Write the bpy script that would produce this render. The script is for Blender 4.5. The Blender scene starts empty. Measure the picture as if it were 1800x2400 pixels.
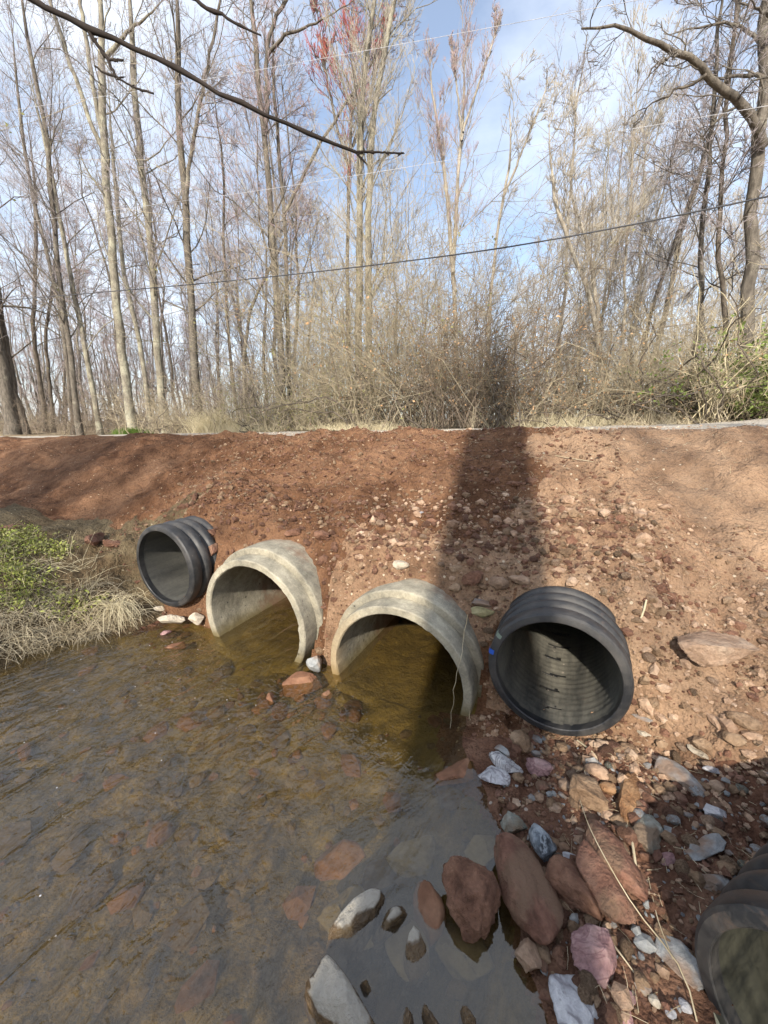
import bpy, bmesh, math, numpy as np
from mathutils import Vector, Matrix

# ------------------------------------------------------------------ camera, sky, sun
scene = bpy.context.scene
COL = scene.collection
rad = math.radians
F, CX, CY, TILT, EYE = 940.0, 900.0, 1200.0, rad(12.9), 1.75
cam = bpy.data.cameras.new('camera')
cam.sensor_fit = 'HORIZONTAL'; cam.sensor_width = 36.0; cam.lens = 36.0 * F / 1800.0
cam.clip_start = 0.05; cam.clip_end = 2000
camo = bpy.data.objects.new('camera', cam); COL.objects.link(camo)
camo.location = (0, 0, EYE); camo.rotation_euler = (rad(90) - TILT, 0, 0)
scene.camera = camo

SUN_AZ, SUN_EL = rad(15.0), rad(31.0)      # the light travels to the back right, sun behind the camera
world = bpy.data.worlds.new('World'); scene.world = world; world.use_nodes = True
wn, wl = world.node_tree.nodes, world.node_tree.links
wn.clear()
w_out = wn.new('ShaderNodeOutputWorld'); w_bg = wn.new('ShaderNodeBackground')
w_sky = wn.new('ShaderNodeTexSky'); w_sky.sky_type = 'NISHITA'; w_sky.sun_disc = False
w_sky.sun_elevation = SUN_EL; w_sky.sun_rotation = rad(180) + SUN_AZ
w_sky.air_density = 1.0; w_sky.dust_density = 1.2; w_sky.ozone_density = 1.4
w_tc = wn.new('ShaderNodeTexCoord'); w_map = wn.new('ShaderNodeMapping')
w_map.inputs['Scale'].default_value = (1.0, 1.0, 2.1); w_map.inputs['Location'].default_value = (2.6, 0.2, 0.9)
w_no = wn.new('ShaderNodeTexNoise'); w_no.inputs['Scale'].default_value = 1.7
w_no.inputs['Detail'].default_value = 7; w_no.inputs['Roughness'].default_value = 0.55
w_rp = wn.new('ShaderNodeValToRGB'); w_rp.color_ramp.elements[0].position = 0.40; w_rp.color_ramp.elements[1].position = 0.70
w_rp.color_ramp.elements[0].color = (0.16, 0.16, 0.16, 1); w_rp.color_ramp.elements[1].color = (0.92, 0.92, 0.92, 1)
w_mx = wn.new('ShaderNodeMixRGB'); w_mx.inputs[2].default_value = (5.7, 6.1, 6.8, 1)
wl.new(w_tc.outputs['Generated'], w_map.inputs[0]); wl.new(w_map.outputs[0], w_no.inputs['Vector'])
wl.new(w_no.outputs[0], w_rp.inputs[0]); wl.new(w_rp.outputs[0], w_mx.inputs[0])
wl.new(w_sky.outputs[0], w_mx.inputs[1]); wl.new(w_mx.outputs[0], w_bg.inputs[0])
w_bg.inputs[1].default_value = 0.15
wl.new(w_bg.outputs[0], w_out.inputs[0])
sun = bpy.data.lights.new('sun', 'SUN'); sun.energy = 4.4; sun.angle = rad(1.0); sun.color = (1.0, 0.93, 0.82)
suno = bpy.data.objects.new('sun', sun); COL.objects.link(suno)
LDIR = Vector((math.sin(SUN_AZ) * math.cos(SUN_EL), math.cos(SUN_AZ) * math.cos(SUN_EL), -math.sin(SUN_EL)))
suno.rotation_euler = LDIR.to_track_quat('-Z', 'Y').to_euler(); suno.location = (-6, -20, 14)
scene.view_settings.view_transform = 'Standard'; scene.view_settings.look = 'None'
scene.view_settings.exposure = 0.66; scene.view_settings.gamma = 1.0
scene.view_settings.use_curve_mapping = False
try:
    scene.cycles.use_denoising = True; scene.cycles.use_adaptive_sampling = True; scene.cycles.adaptive_threshold = 0.03
    scene.cycles.transparent_max_bounces = 8; scene.cycles.max_bounces = 4; scene.cycles.diffuse_bounces = 2; scene.cycles.glossy_bounces = 2
    scene.cycles.caustics_reflective = False; scene.cycles.caustics_refractive = False
except Exception:
    pass

# ------------------------------------------------------------------ geometry helpers
ST, CT = math.sin(TILT), math.cos(TILT)
AX = rad(26.0); SA, CA = math.sin(AX), math.cos(AX)       # culvert axis: 26 degrees right of straight ahead
RZ = -AX
def st2xy(s, t): return s * CA + t * SA, -s * SA + t * CA   # s along the road, t across it
def xy2st(x, y): return x * CA - y * SA, x * SA + y * CA
def ray(px, py):
    v = py - CY
    return np.array([(px - CX) / F, (F * CT - v * ST) / F, -(F * ST + v * CT) / F])
def atY(px, py, Y):
    d = ray(px, py); k = Y / d[1]; return np.array([0, 0, EYE]) + d * k
def atT(px, py, T):
    d = ray(px, py); k = T / (d[0] * SA + d[1] * CA); return np.array([0, 0, EYE]) + d * k
def atZ(px, py, z):
    d = ray(px, py); k = (z - EYE) / d[2]; return np.array([0, 0, EYE]) + d * k

def hsh(ix, iy, seed):
    h = (ix.astype(np.int64) * 374761393 + iy.astype(np.int64) * 668265263 + seed * 974634777) & 0x7fffffff
    h = ((h ^ (h >> 13)) * 1274126177) & 0x7fffffff
    return ((h ^ (h >> 16)) & 0xffff) / 65535.0
def vn(x, y, seed=0):
    x = np.asarray(x, float); y = np.asarray(y, float)
    ix = np.floor(x); iy = np.floor(y); fx = x - ix; fy = y - iy
    fx = fx * fx * (3 - 2 * fx); fy = fy * fy * (3 - 2 * fy)
    a = hsh(ix, iy, seed); b = hsh(ix + 1, iy, seed); c = hsh(ix, iy + 1, seed); d = hsh(ix + 1, iy + 1, seed)
    return ((a * (1 - fx) + b * fx) * (1 - fy) + (c * (1 - fx) + d * fx) * fy) * 2 - 1
def fbm(x, y, sc, octv, seed, gain=0.5):
    r = 0; a = 1.0
    for o in range(octv):
        r = r + a * vn(x * sc + o * 17.3, y * sc - o * 9.7, seed + o); sc *= 2.03; a *= gain
    return r
def vn3(p, sc, seed):
    x, y, z = (p * sc).T
    return (vn(x + z * 0.57, y - z * 0.31, seed) + vn(y + x * 0.43, z - x * 0.29, seed + 5) + vn(z - y * 0.37, x + y * 0.61, seed + 9)) / 3
def sst(x, a, b):
    k = np.clip((x - a) / (b - a), 0, 1); return k * k * (3 - 2 * k)

def mesh_from(name, V, quads=None, tris=None, mats=(), midx=None, smooth=True, sharp=None):
    me = bpy.data.meshes.new(name)
    V = np.ascontiguousarray(V, np.float32).reshape(-1, 3)
    me.vertices.add(len(V)); me.vertices.foreach_set('co', V.ravel())
    nq = 0 if quads is None else len(quads); ntr = 0 if tris is None else len(tris)
    idx = []
    if nq: idx.append(np.asarray(quads).ravel())
    if ntr: idx.append(np.asarray(tris).ravel())
    idx = np.concatenate(idx).astype(np.int32)
    me.loops.add(len(idx)); me.loops.foreach_set('vertex_index', idx)
    me.polygons.add(nq + ntr)
    ls = np.concatenate([np.arange(nq) * 4, nq * 4 + np.arange(ntr) * 3]).astype(np.int32)
    me.polygons.foreach_set('loop_start', ls)
    me.polygons.foreach_set('use_smooth', np.full(nq + ntr, smooth))
    for m in mats: me.materials.append(m)
    if midx is not None: me.polygons.foreach_set('material_index', np.asarray(midx, np.int32))
    me.update(calc_edges=True)
    if sharp: me.set_sharp_from_angle(angle=rad(sharp))
    return me
def obj(name, me, parent=None, loc=(0, 0, 0), rot=(0, 0, 0), scale=(1, 1, 1)):
    o = bpy.data.objects.new(name, me); COL.objects.link(o)
    o.location = loc; o.rotation_euler = rot; o.scale = scale
    if parent is not None: o.parent = parent
    return o
def tag(o, label, cat=None, group=None, kind=None):
    o['label'] = label
    if cat: o['category'] = cat
    if group: o['group'] = group
    if kind: o['kind'] = kind
    return o
def tubes(P, R, sides):
    """(N,K,3) centre lines with (N,K) radii -> verts, quads"""
    P = np.asarray(P, float); R = np.asarray(R, float); N, K, _ = P.shape
    T = np.gradient(P, axis=1); T /= np.linalg.norm(T, axis=2, keepdims=True) + 1e-12
    ref = np.zeros((N, 1, 3)); ref[:, 0] = np.cross(T[:, 0], np.array([0.31, 0.17, 0.93]))
    bad = np.linalg.norm(ref[:, 0], axis=1) < 1e-3; ref[bad, 0] = (1, 0, 0)
    U = ref - (ref * T).sum(2, keepdims=True) * T; U /= np.linalg.norm(U, axis=2, keepdims=True) + 1e-12
    W = np.cross(T, U)
    a = np.arange(sides) * 2 * np.pi / sides
    V = P[:, :, None] + R[:, :, None, None] * (np.cos(a)[None, None, :, None] * U[:, :, None] + np.sin(a)[None, None, :, None] * W[:, :, None])
    base = (np.arange(N)[:, None, None] * K + np.arange(K - 1)[None, :, None]) * sides
    j = np.arange(sides)[None, None, :]; j2 = (j + 1) % sides
    Q = np.stack([base + j, base + j2, base + sides + j2, base + sides + j], -1).reshape(-1, 4)
    return V.reshape(-1, 3), Q
def cones(P, R, sides=3):
    """(N,2,3) twigs as slim closed-tip cones"""
    N = len(P); T = P[:, 1] - P[:, 0]; T /= np.linalg.norm(T, axis=1, keepdims=True) + 1e-12
    U = np.cross(T, np.array([0.31, 0.17, 0.93])); U /= np.linalg.norm(U, axis=1, keepdims=True) + 1e-9; W = np.cross(T, U)
    a = np.arange(sides) * 2 * np.pi / sides
    V = np.zeros((N, sides + 1, 3)); V[:, :sides] = P[:, 0][:, None] + R[:, :1, None] * (np.cos(a)[None, :, None] * U[:, None] + np.sin(a)[None, :, None] * W[:, None]); V[:, sides] = P[:, -1]
    b = np.arange(N)[:, None] * (sides + 1); j = np.arange(sides)[None]
    return V.reshape(-1, 3), np.stack([b + j, b + (j + 1) % sides, np.broadcast_to(b + sides, (N, sides))], -1).reshape(-1, 3)
class Build:
    def __init__(self): self.V = []; self.Q = []; self.Tr = []; self.mq = []; self.mt = []; self.n = 0
    def add(self, V, Q=None, Tr=None, m=0):
        V = np.asarray(V, float).reshape(-1, 3)
        if Q is not None and len(Q): self.Q.append(np.asarray(Q) + self.n); self.mq.append(np.full(len(Q), m))
        if Tr is not None and len(Tr): self.Tr.append(np.asarray(Tr) + self.n); self.mt.append(np.full(len(Tr), m))
        self.V.append(V); self.n += len(V)
    def tube(self, P, R, sides, m=0):
        if len(P): V, Q = tubes(P, R, sides); self.add(V, Q, m=m)
    def cone(self, P, R, m=0):
        if len(P): V, T = cones(P[:, [0, -1]], R); self.add(V, None, T, m)
    def mesh(self, name, mats, smooth=True):
        q = np.concatenate(self.Q) if self.Q else None; t = np.concatenate(self.Tr) if self.Tr else None
        mi = np.concatenate(self.mq + self.mt)
        return mesh_from(name, np.concatenate(self.V), q, t, mats, mi, smooth)
def resample(pts, K):
    pts = np.asarray(pts, float); d = np.r_[0, np.cumsum(np.linalg.norm(np.diff(pts, axis=0), axis=1))]
    u = np.linspace(0, d[-1], K)
    lin = np.stack([np.interp(u, d, pts[:, i]) for i in range(pts.shape[1])], 1)
    if K > 6:                                    # soften the corners
        for _ in range(2): lin[1:-1] = lin[1:-1] * 0.5 + (lin[:-2] + lin[2:]) * 0.25
    return lin

# ------------------------------------------------------------------ materials
def new_mat(name):
    m = bpy.data.materials.new(name); m.use_nodes = True
    nt = m.node_tree; nt.nodes.clear()
    return m, nt
def nd(nt, typ, ins=None, **props):
    n = nt.nodes.new(typ)
    for k, v in props.items(): setattr(n, k, v)
    for k, v in (ins or {}).items():
        if isinstance(v, bpy.types.NodeSocket): nt.links.new(v, n.inputs[k])
        elif isinstance(v, (tuple, list)) and len(v) == 3 and n.inputs[k].type == 'RGBA': n.inputs[k].default_value = (*v, 1)
        else: n.inputs[k].default_value = v
    return n
def ramp(nt, fac, stops, interp='LINEAR'):
    r = nt.nodes.new('ShaderNodeValToRGB'); cr = r.color_ramp; cr.interpolation = interp
    while len(cr.elements) > 1: cr.elements.remove(cr.elements[0])
    for i, (p, c) in enumerate(stops):
        e = cr.elements[0] if i == 0 else cr.elements.new(p)
        e.position = p; e.color = (*c, 1) if len(c) == 3 else c
    nt.links.new(fac, r.inputs[0]); return r.outputs[0]
def mixc(nt, fac, a, b, mode='MIX'):
    n = nt.nodes.new('ShaderNodeMixRGB'); n.blend_type = mode
    for i, v in enumerate((fac, a, b)):
        if isinstance(v, bpy.types.NodeSocket): nt.links.new(v, n.inputs[i])
        elif i == 0: n.inputs[0].default_value = v
        else: n.inputs[i].default_value = (*v, 1)
    return n.outputs[0]
def noise(nt, vec, scale, detail=5, rough=0.55, dist=0.0):
    return nd(nt, 'ShaderNodeTexNoise', {'Vector': vec, 'Scale': scale, 'Detail': detail, 'Roughness': rough, 'Distortion': dist}).outputs[0]
def voro(nt, vec, scale, feature='F1', out=0):
    return nd(nt, 'ShaderNodeTexVoronoi', {'Vector': vec, 'Scale': scale}, feature=feature).outputs[out]
def mth(nt, op, a, b=0.0):
    n = nt.nodes.new('ShaderNodeMath'); n.operation = op
    for i, v in enumerate((a, b)):
        if isinstance(v, bpy.types.NodeSocket): nt.links.new(v, n.inputs[i])
        else: n.inputs[i].default_value = v
    return n.outputs[0]
def finish(nt, col, rough=0.9, height=None, bstr=0.5, bdist=0.02, spec=0.25, extra=None):
    b = nd(nt, 'ShaderNodeBsdfPrincipled', {'Base Color': col, 'Roughness': rough, 'Specular IOR Level': spec})
    if height is not None:
        bp = nd(nt, 'ShaderNodeBump', {'Height': height, 'Strength': bstr, 'Distance': bdist}); nt.links.new(bp.outputs[0], b.inputs['Normal'])
    for k, v in (extra or {}).items(): b.inputs[k].default_value = v
    o = nd(nt, 'ShaderNodeOutputMaterial', {'Surface': b.outputs[0]})
    return b
def pos(nt): return nd(nt, 'ShaderNodeNewGeometry').outputs['Position']
def objco(nt, shift=True):
    c = nd(nt, 'ShaderNodeTexCoord').outputs['Object']
    if not shift: return c
    r = nd(nt, 'ShaderNodeObjectInfo').outputs['Random']
    k = mth(nt, 'MULTIPLY', r, 37.0)
    cx = nd(nt, 'ShaderNodeCombineXYZ', {0: k, 1: k, 2: k}).outputs[0]
    n = nt.nodes.new('ShaderNodeVectorMath'); n.operation = 'ADD'; nt.links.new(c, n.inputs[0]); nt.links.new(cx, n.inputs[1])
    return n.outputs[0]

def mat_soil(name, dark, mid, light, tan, speck, tan_amt=0.5):
    m, nt = new_mat(name); p = pos(nt)
    big = noise(nt, p, 0.9, 4, 0.6); med = noise(nt, p, 7, 8, 0.62); fin = noise(nt, p, 60, 6, 0.65)
    c = ramp(nt, med, [(0.28, dark), (0.5, mid), (0.72, light)])
    c = mixc(nt, ramp(nt, big, [(0.5 - tan_amt * 0.15, (0, 0, 0)), (0.72 - tan_amt * 0.2, (1, 1, 1))]), c, mixc(nt, med, mid, tan))
    c = mixc(nt, 0.55, c, ramp(nt, fin, [(0.25, (0.35, 0.35, 0.35)), (0.5, (0.9, 0.9, 0.9)), (0.75, (1.3, 1.25, 1.2))]), 'MULTIPLY')
    v = nd(nt, 'ShaderNodeTexVoronoi', {'Vector': p, 'Scale': 34.0, 'Randomness': 1.0})
    pick = ramp(nt, nd(nt, 'ShaderNodeSeparateColor', {0: v.outputs['Color']}).outputs[0], [(0.955, (0, 0, 0)), (0.965, (1, 1, 1))])
    near = ramp(nt, v.outputs['Distance'], [(0.25, (1, 1, 1)), (0.36, (0, 0, 0))])
    c = mixc(nt, mth(nt, 'MULTIPLY', pick, near), c, speck)
    vd = voro(nt, p, 26); vd2 = voro(nt, p, 75)
    h = mth(nt, 'ADD', mth(nt, 'MULTIPLY', fin, 0.5), mth(nt, 'ADD', mth(nt, 'MULTIPLY', med, 1.6), mth(nt, 'MULTIPLY', mth(nt, 'ADD', vd, mth(nt, 'MULTIPLY', vd2, 0.5)), -0.7)))
    finish(nt, c, 0.95, h, 0.9, 0.03, 0.12)
    return m
M = {}
M['soil'] = mat_soil('red_brown_soil', (0.068, 0.031, 0.017), (0.146, 0.073, 0.039), (0.242, 0.127, 0.070), (0.356, 0.204, 0.119), (0.455, 0.329, 0.219), 0.3)
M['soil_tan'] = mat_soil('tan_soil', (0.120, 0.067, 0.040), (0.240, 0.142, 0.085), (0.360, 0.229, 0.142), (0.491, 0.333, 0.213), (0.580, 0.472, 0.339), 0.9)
M['soil_toe'] = mat_soil('damp_soil', (0.069, 0.032, 0.020), (0.144, 0.071, 0.044), (0.237, 0.129, 0.083), (0.300, 0.184, 0.121), (0.450, 0.368, 0.297), 0.4)
M['bank'] = mat_soil('bank_soil', (0.05, 0.032, 0.018), (0.11, 0.075, 0.042), (0.2, 0.15, 0.085), (0.25, 0.2, 0.12), (0.35, 0.3, 0.2), 0.6)
M['litter'] = mat_soil('leaf_litter_ground', (0.12, 0.08, 0.045), (0.26, 0.19, 0.115), (0.40, 0.30, 0.19), (0.48, 0.40, 0.26), (0.5, 0.42, 0.3), 0.8)
M['road'] = mat_soil('pale_gravel', (0.36, 0.31, 0.25), (0.52, 0.46, 0.38), (0.66, 0.60, 0.50), (0.62, 0.54, 0.44), (0.75, 0.7, 0.62), 0.6)

def mat_bed():
    m, nt = new_mat('silty_stream_bed'); p = pos(nt)
    big = noise(nt, p, 1.3, 5, 0.6, 0.4); med = noise(nt, p, 9, 8, 0.65, 0.6); fin = noise(nt, p, 45, 5, 0.6)
    c = ramp(nt, med, [(0.25, (0.048, 0.035, 0.015)), (0.45, (0.135, 0.098, 0.045)), (0.6, (0.23, 0.172, 0.083)), (0.78, (0.34, 0.265, 0.145))])
    c = mixc(nt, ramp(nt, big, [(0.42, (0, 0, 0)), (0.62, (0.8, 0.8, 0.8))]), c, mixc(nt, med, (0.09, 0.072, 0.022), (0.26, 0.20, 0.07)))
    v = nd(nt, 'ShaderNodeTexVoronoi', {'Vector': p, 'Scale': 9.0})
    cell = ramp(nt, nd(nt, 'ShaderNodeSeparateColor', {0: v.outputs['Color']}).outputs[1], [(0.0, (0.5, 0.45, 0.4)), (0.5, (0.95, 0.9, 0.85)), (1.0, (1.35, 1.25, 1.1))])
    edge = ramp(nt, v.outputs['Distance'], [(0.25, (1, 1, 1)), (0.6, (0.55, 0.55, 0.55))])
    c = mixc(nt, 0.5, c, mixc(nt, 1.0, cell, edge, 'MULTIPLY'), 'MULTIPLY')
    rv = nd(nt, 'ShaderNodeMapping', {'Vector': p, 'Rotation': (0, 0, AX)}).outputs[0]
    sv = nd(nt, 'ShaderNodeMapping', {'Vector': rv, 'Scale': (1.0, 0.3, 1.0)}).outputs[0]
    strk = noise(nt, sv, 13, 6, 0.7, 0.9)
    c = mixc(nt, 0.9, c, ramp(nt, strk, [(0.32, (0.36, 0.36, 0.34)), (0.5, (0.95, 0.95, 0.95)), (0.68, (1.45, 1.4, 1.25))]), 'MULTIPLY')
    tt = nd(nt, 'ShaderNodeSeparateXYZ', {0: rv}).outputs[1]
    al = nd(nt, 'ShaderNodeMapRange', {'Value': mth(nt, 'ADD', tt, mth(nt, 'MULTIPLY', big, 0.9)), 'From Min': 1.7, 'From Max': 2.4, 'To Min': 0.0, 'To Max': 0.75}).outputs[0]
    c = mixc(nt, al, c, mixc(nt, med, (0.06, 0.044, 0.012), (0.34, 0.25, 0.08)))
    h = mth(nt, 'ADD', mth(nt, 'MULTIPLY', v.outputs['Distance'], -1.0), fin)
    finish(nt, c, 0.8, h, 0.8, 0.03, 0.2); return m
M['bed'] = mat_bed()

def mat_rock(name, stops, scale=9, bump=0.6, rough=0.85, vein=None, wetline=None, cap=None, spec=0.3, var=0.35, dirt=None):
    m, nt = new_mat(name); c0 = objco(nt)
    n1 = noise(nt, c0, scale, 7, 0.62, 0.3); n2 = noise(nt, c0, scale * 6, 6, 0.65)
    c = ramp(nt, n1, stops)
    c = mixc(nt, 0.6, c, ramp(nt, n2, [(0.25, (0.45, 0.45, 0.45)), (0.55, (1, 1, 1)), (0.8, (1.3, 1.3, 1.3))]), 'MULTIPLY')
    if vein:
        w = noise(nt, c0, scale * 0.8, 3, 0.6, 1.2)
        c = mixc(nt, ramp(nt, w, [(0.46, (0, 0, 0)), (0.5, (0.85, 0.85, 0.85)), (0.53, (0, 0, 0))]), c, vein)
    if dirt:
        n3 = noise(nt, c0, scale * 0.7, 4, 0.6)
        c = mixc(nt, ramp(nt, n3, [(0.48, (0, 0, 0)), (0.6, (0.85, 0.85, 0.85))]), c, dirt)
    rnd = nd(nt, 'ShaderNodeObjectInfo').outputs['Random']
    g = mth(nt, 'ADD', mth(nt, 'MULTIPLY', rnd, var), 1 - var / 2)
    c = mixc(nt, 1.0, c, nd(nt, 'ShaderNodeCombineColor', {0: g, 1: g, 2: g}).outputs[0], 'MULTIPLY')
    r = rough
    if cap:                                    # dry pale crown above a wet brown band at the waterline
        z = nd(nt, 'ShaderNodeSeparateXYZ', {0: pos(nt)}).outputs[2]
        zz = mth(nt, 'ADD', z, mth(nt, 'MULTIPLY', mth(nt, 'SUBTRACT', n1, 0.5), 0.06))
        k = ramp(nt, zz, [(cap[0], (0, 0, 0)), (cap[0] + 0.004, (1, 1, 1))])
        c = mixc(nt, k, c, mixc(nt, n2, cap[1], cap[2]))
        r = mth(nt, 'ADD', mth(nt, 'MULTIPLY', k, 0.6), 0.25)
    h = mth(nt, 'ADD', n1, mth(nt, 'MULTIPLY', n2, 0.45))
    finish(nt, c, r, h, min(1.0, bump * 1.5), 0.035, spec); return m
M['r_red'] = mat_rock('red_mudstone', [(0.3, (0.10, 0.046, 0.03)), (0.5, (0.215, 0.105, 0.07)), (0.7, (0.33, 0.185, 0.125))], 9, 0.8, dirt=(0.20, 0.125, 0.08))
M['r_clod'] = mat_rock('red_earth_clod', [(0.3, (0.10, 0.048, 0.03)), (0.5, (0.20, 0.10, 0.062)), (0.7, (0.30, 0.165, 0.105))], 12, 1.0)
M['r_tan'] = mat_rock('tan_sandstone', [(0.3, (0.24, 0.145, 0.09)), (0.5, (0.40, 0.265, 0.175)), (0.7, (0.52, 0.38, 0.27))], 8, 0.6)
M['r_brown'] = mat_rock('brown_rough_stone', [(0.3, (0.14, 0.085, 0.05)), (0.5, (0.27, 0.175, 0.105)), (0.7, (0.40, 0.28, 0.18))], 10, 0.8)
M['r_orange'] = mat_rock('orange_clay_clod', [(0.3, (0.18, 0.085, 0.04)), (0.5, (0.34, 0.18, 0.085)), (0.7, (0.46, 0.28, 0.15))], 11, 0.9)
M['r_grey'] = mat_rock('blue_grey_shale', [(0.3, (0.15, 0.155, 0.16)), (0.5, (0.27, 0.275, 0.27)), (0.7, (0.40, 0.40, 0.38))], 7, 0.4, 0.7, dirt=(0.22, 0.14, 0.09))
M['r_green'] = mat_rock('green_grey_stone', [(0.3, (0.10, 0.11, 0.09)), (0.5, (0.21, 0.22, 0.18)), (0.7, (0.33, 0.33, 0.28))], 8, 0.6, 0.75, dirt=(0.2, 0.13, 0.08))
M['r_white'] = mat_rock('white_quartz_rock', [(0.3, (0.26, 0.26, 0.28)), (0.5, (0.50, 0.49, 0.50)), (0.7, (0.72, 0.70, 0.68))], 8, 0.6, 0.6, vein=(0.20, 0.18, 0.19))
M['r_pale'] = mat_rock('pale_weathered_stone', [(0.3, (0.36, 0.29, 0.21)), (0.5, (0.55, 0.47, 0.36)), (0.7, (0.70, 0.62, 0.50))], 9, 0.6)
M['r_pink'] = mat_rock('pink_gneiss', [(0.3, (0.22, 0.12, 0.12)), (0.5, (0.40, 0.235, 0.225)), (0.7, (0.55, 0.37, 0.34))], 9, 0.8, vein=(0.25, 0.13, 0.13))
M['r_dark'] = mat_rock('dark_blue_grey_rock', [(0.36, (0.022, 0.024, 0.028)), (0.5, (0.12, 0.14, 0.16)), (0.66, (0.36, 0.40, 0.43))], 10, 0.9, 0.6, vein=(0.30, 0.33, 0.35))
M['r_olive'] = mat_rock('olive_stained_stone', [(0.3, (0.16, 0.13, 0.06)), (0.5, (0.30, 0.26, 0.13)), (0.7, (0.42, 0.37, 0.22))], 8, 0.5)
M['r_wet'] = mat_rock('wet_brown_rock', [(0.3, (0.05, 0.03, 0.014)), (0.5, (0.12, 0.075, 0.036)), (0.7, (0.2, 0.135, 0.07))], 9, 0.6, 0.3, spec=0.5)
M['r_cap'] = mat_rock('wet_rock_with_dry_top', [(0.3, (0.055, 0.033, 0.015)), (0.5, (0.13, 0.082, 0.04)), (0.7, (0.21, 0.145, 0.075))], 9, 0.6, 0.3, cap=(0.03, (0.30, 0.265, 0.21), (0.52, 0.475, 0.40)), spec=0.5)
M['r_sub'] = mat_rock('silt_covered_slab', [(0.3, (0.070, 0.045, 0.028)), (0.5, (0.140, 0.098, 0.063)), (0.7, (0.210, 0.154, 0.105))], 5, 0.3)
M['r_slab'] = mat_rock('pale_silted_slab', [(0.3, (0.144, 0.112, 0.077)), (0.5, (0.230, 0.187, 0.136)), (0.7, (0.302, 0.252, 0.189))], 5, 0.4)
M['r_subred'] = mat_rock('silty_red_slab', [(0.3, (0.098, 0.045, 0.026)), (0.5, (0.194, 0.094, 0.053)), (0.7, (0.270, 0.150, 0.090))], 5, 0.3)

def mat_concrete(name, rust=False):
    m, nt = new_mat(name); c0 = nd(nt, 'ShaderNodeTexCoord').outputs['Object']
    big = noise(nt, c0, 2.6, 6, 0.65, 0.5); fin = noise(nt, c0, 70, 4, 0.7); med = noise(nt, c0, 14, 7, 0.65)
    c = ramp(nt, big, [(0.32, (0.185, 0.17, 0.135)), (0.5, (0.345, 0.31, 0.235)), (0.68, (0.49, 0.44, 0.335))])
    c = mixc(nt, 0.7, c, ramp(nt, med, [(0.25, (0.5, 0.5, 0.48)), (0.5, (0.95, 0.95, 0.95)), (0.75, (1.25, 1.25, 1.2))]), 'MULTIPLY')
    c = mixc(nt, 0.5, c, ramp(nt, fin, [(0.3, (0.55, 0.55, 0.55)), (0.6, (1.1, 1.1, 1.1))]), 'MULTIPLY')
    v = nd(nt, 'ShaderNodeTexVoronoi', {'Vector': c0, 'Scale': 16.0})
    pk = ramp(nt, nd(nt, 'ShaderNodeSeparateColor', {0: v.outputs['Color']}).outputs[0], [(0.86, (0, 0, 0)), (0.88, (1, 1, 1))])
    nr = ramp(nt, mth(nt, 'ADD', v.outputs['Distance'], mth(nt, 'MULTIPLY', fin, 0.25)), [(0.24, (1, 1, 1)), (0.3, (0, 0, 0))])
    c = mixc(nt, mth(nt, 'MULTIPLY', pk, nr), c, (0.055, 0.05, 0.042))
    lich = ramp(nt, noise(nt, c0, 5.5, 6, 0.7), [(0.58, (0, 0, 0)), (0.70, (0.5, 0.5, 0.5))])
    c = mixc(nt, lich, c, (0.45, 0.43, 0.31))
    z = nd(nt, 'ShaderNodeSeparateXYZ', {0: pos(nt)}).outputs[2]
    algae = ramp(nt, mth(nt, 'ADD', z, mth(nt, 'MULTIPLY', big, 0.1)), [(0.06, (0.9, 0.9, 0.9)), (0.16, (0, 0, 0))])
    c = mixc(nt, algae, c, (0.15, 0.115, 0.05))
    silt = ramp(nt, mth(nt, 'ADD', z, 0.5), [(0.44, (0.95, 0.95, 0.95)), (0.49, (0, 0, 0))])
    c = mixc(nt, silt, c, mixc(nt, med, (0.05, 0.037, 0.010), (0.36, 0.27, 0.085)))
    yy = nd(nt, 'ShaderNodeSeparateXYZ', {0: c0}).outputs
    sk = mth(nt, 'ADD', mth(nt, 'MULTIPLY', yy[1], 0.55), mth(nt, 'ADD', mth(nt, 'MULTIPLY', yy[2], 0.15), mth(nt, 'MULTIPLY', noise(nt, c0, 6.0, 8, 0.72), 0.75)))
    c = mixc(nt, ramp(nt, sk, [(0.70, (0, 0, 0)), (0.86, (0.8, 0.8, 0.8))]), c, mixc(nt, med, (0.13, 0.072, 0.045), (0.27, 0.165, 0.11)))
    if rust:
        sp = nd(nt, 'ShaderNodeSeparateXYZ', {0: c0}).outputs
        k = mth(nt, 'ADD', mth(nt, 'MULTIPLY', sp[0], -2.0), mth(nt, 'ADD', mth(nt, 'MULTIPLY', sp[1], -2.2), mth(nt, 'MULTIPLY', big, 1.2)))
        c = mixc(nt, ramp(nt, mth(nt, 'MULTIPLY', k, 0.5), [(0.56, (0, 0, 0)), (0.80, (0.6, 0.6, 0.6))]), c, mixc(nt, med, (0.17, 0.095, 0.035), (0.46, 0.32, 0.15)))
    finish(nt, c, 0.9, mth(nt, 'ADD', mth(nt, 'MULTIPLY', fin, 0.5), med), 0.6, 0.014, 0.2); return m
M['concrete'] = mat_concrete('weathered_concrete'); M['concrete_rust'] = mat_concrete('rust_stained_concrete', True)
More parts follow.
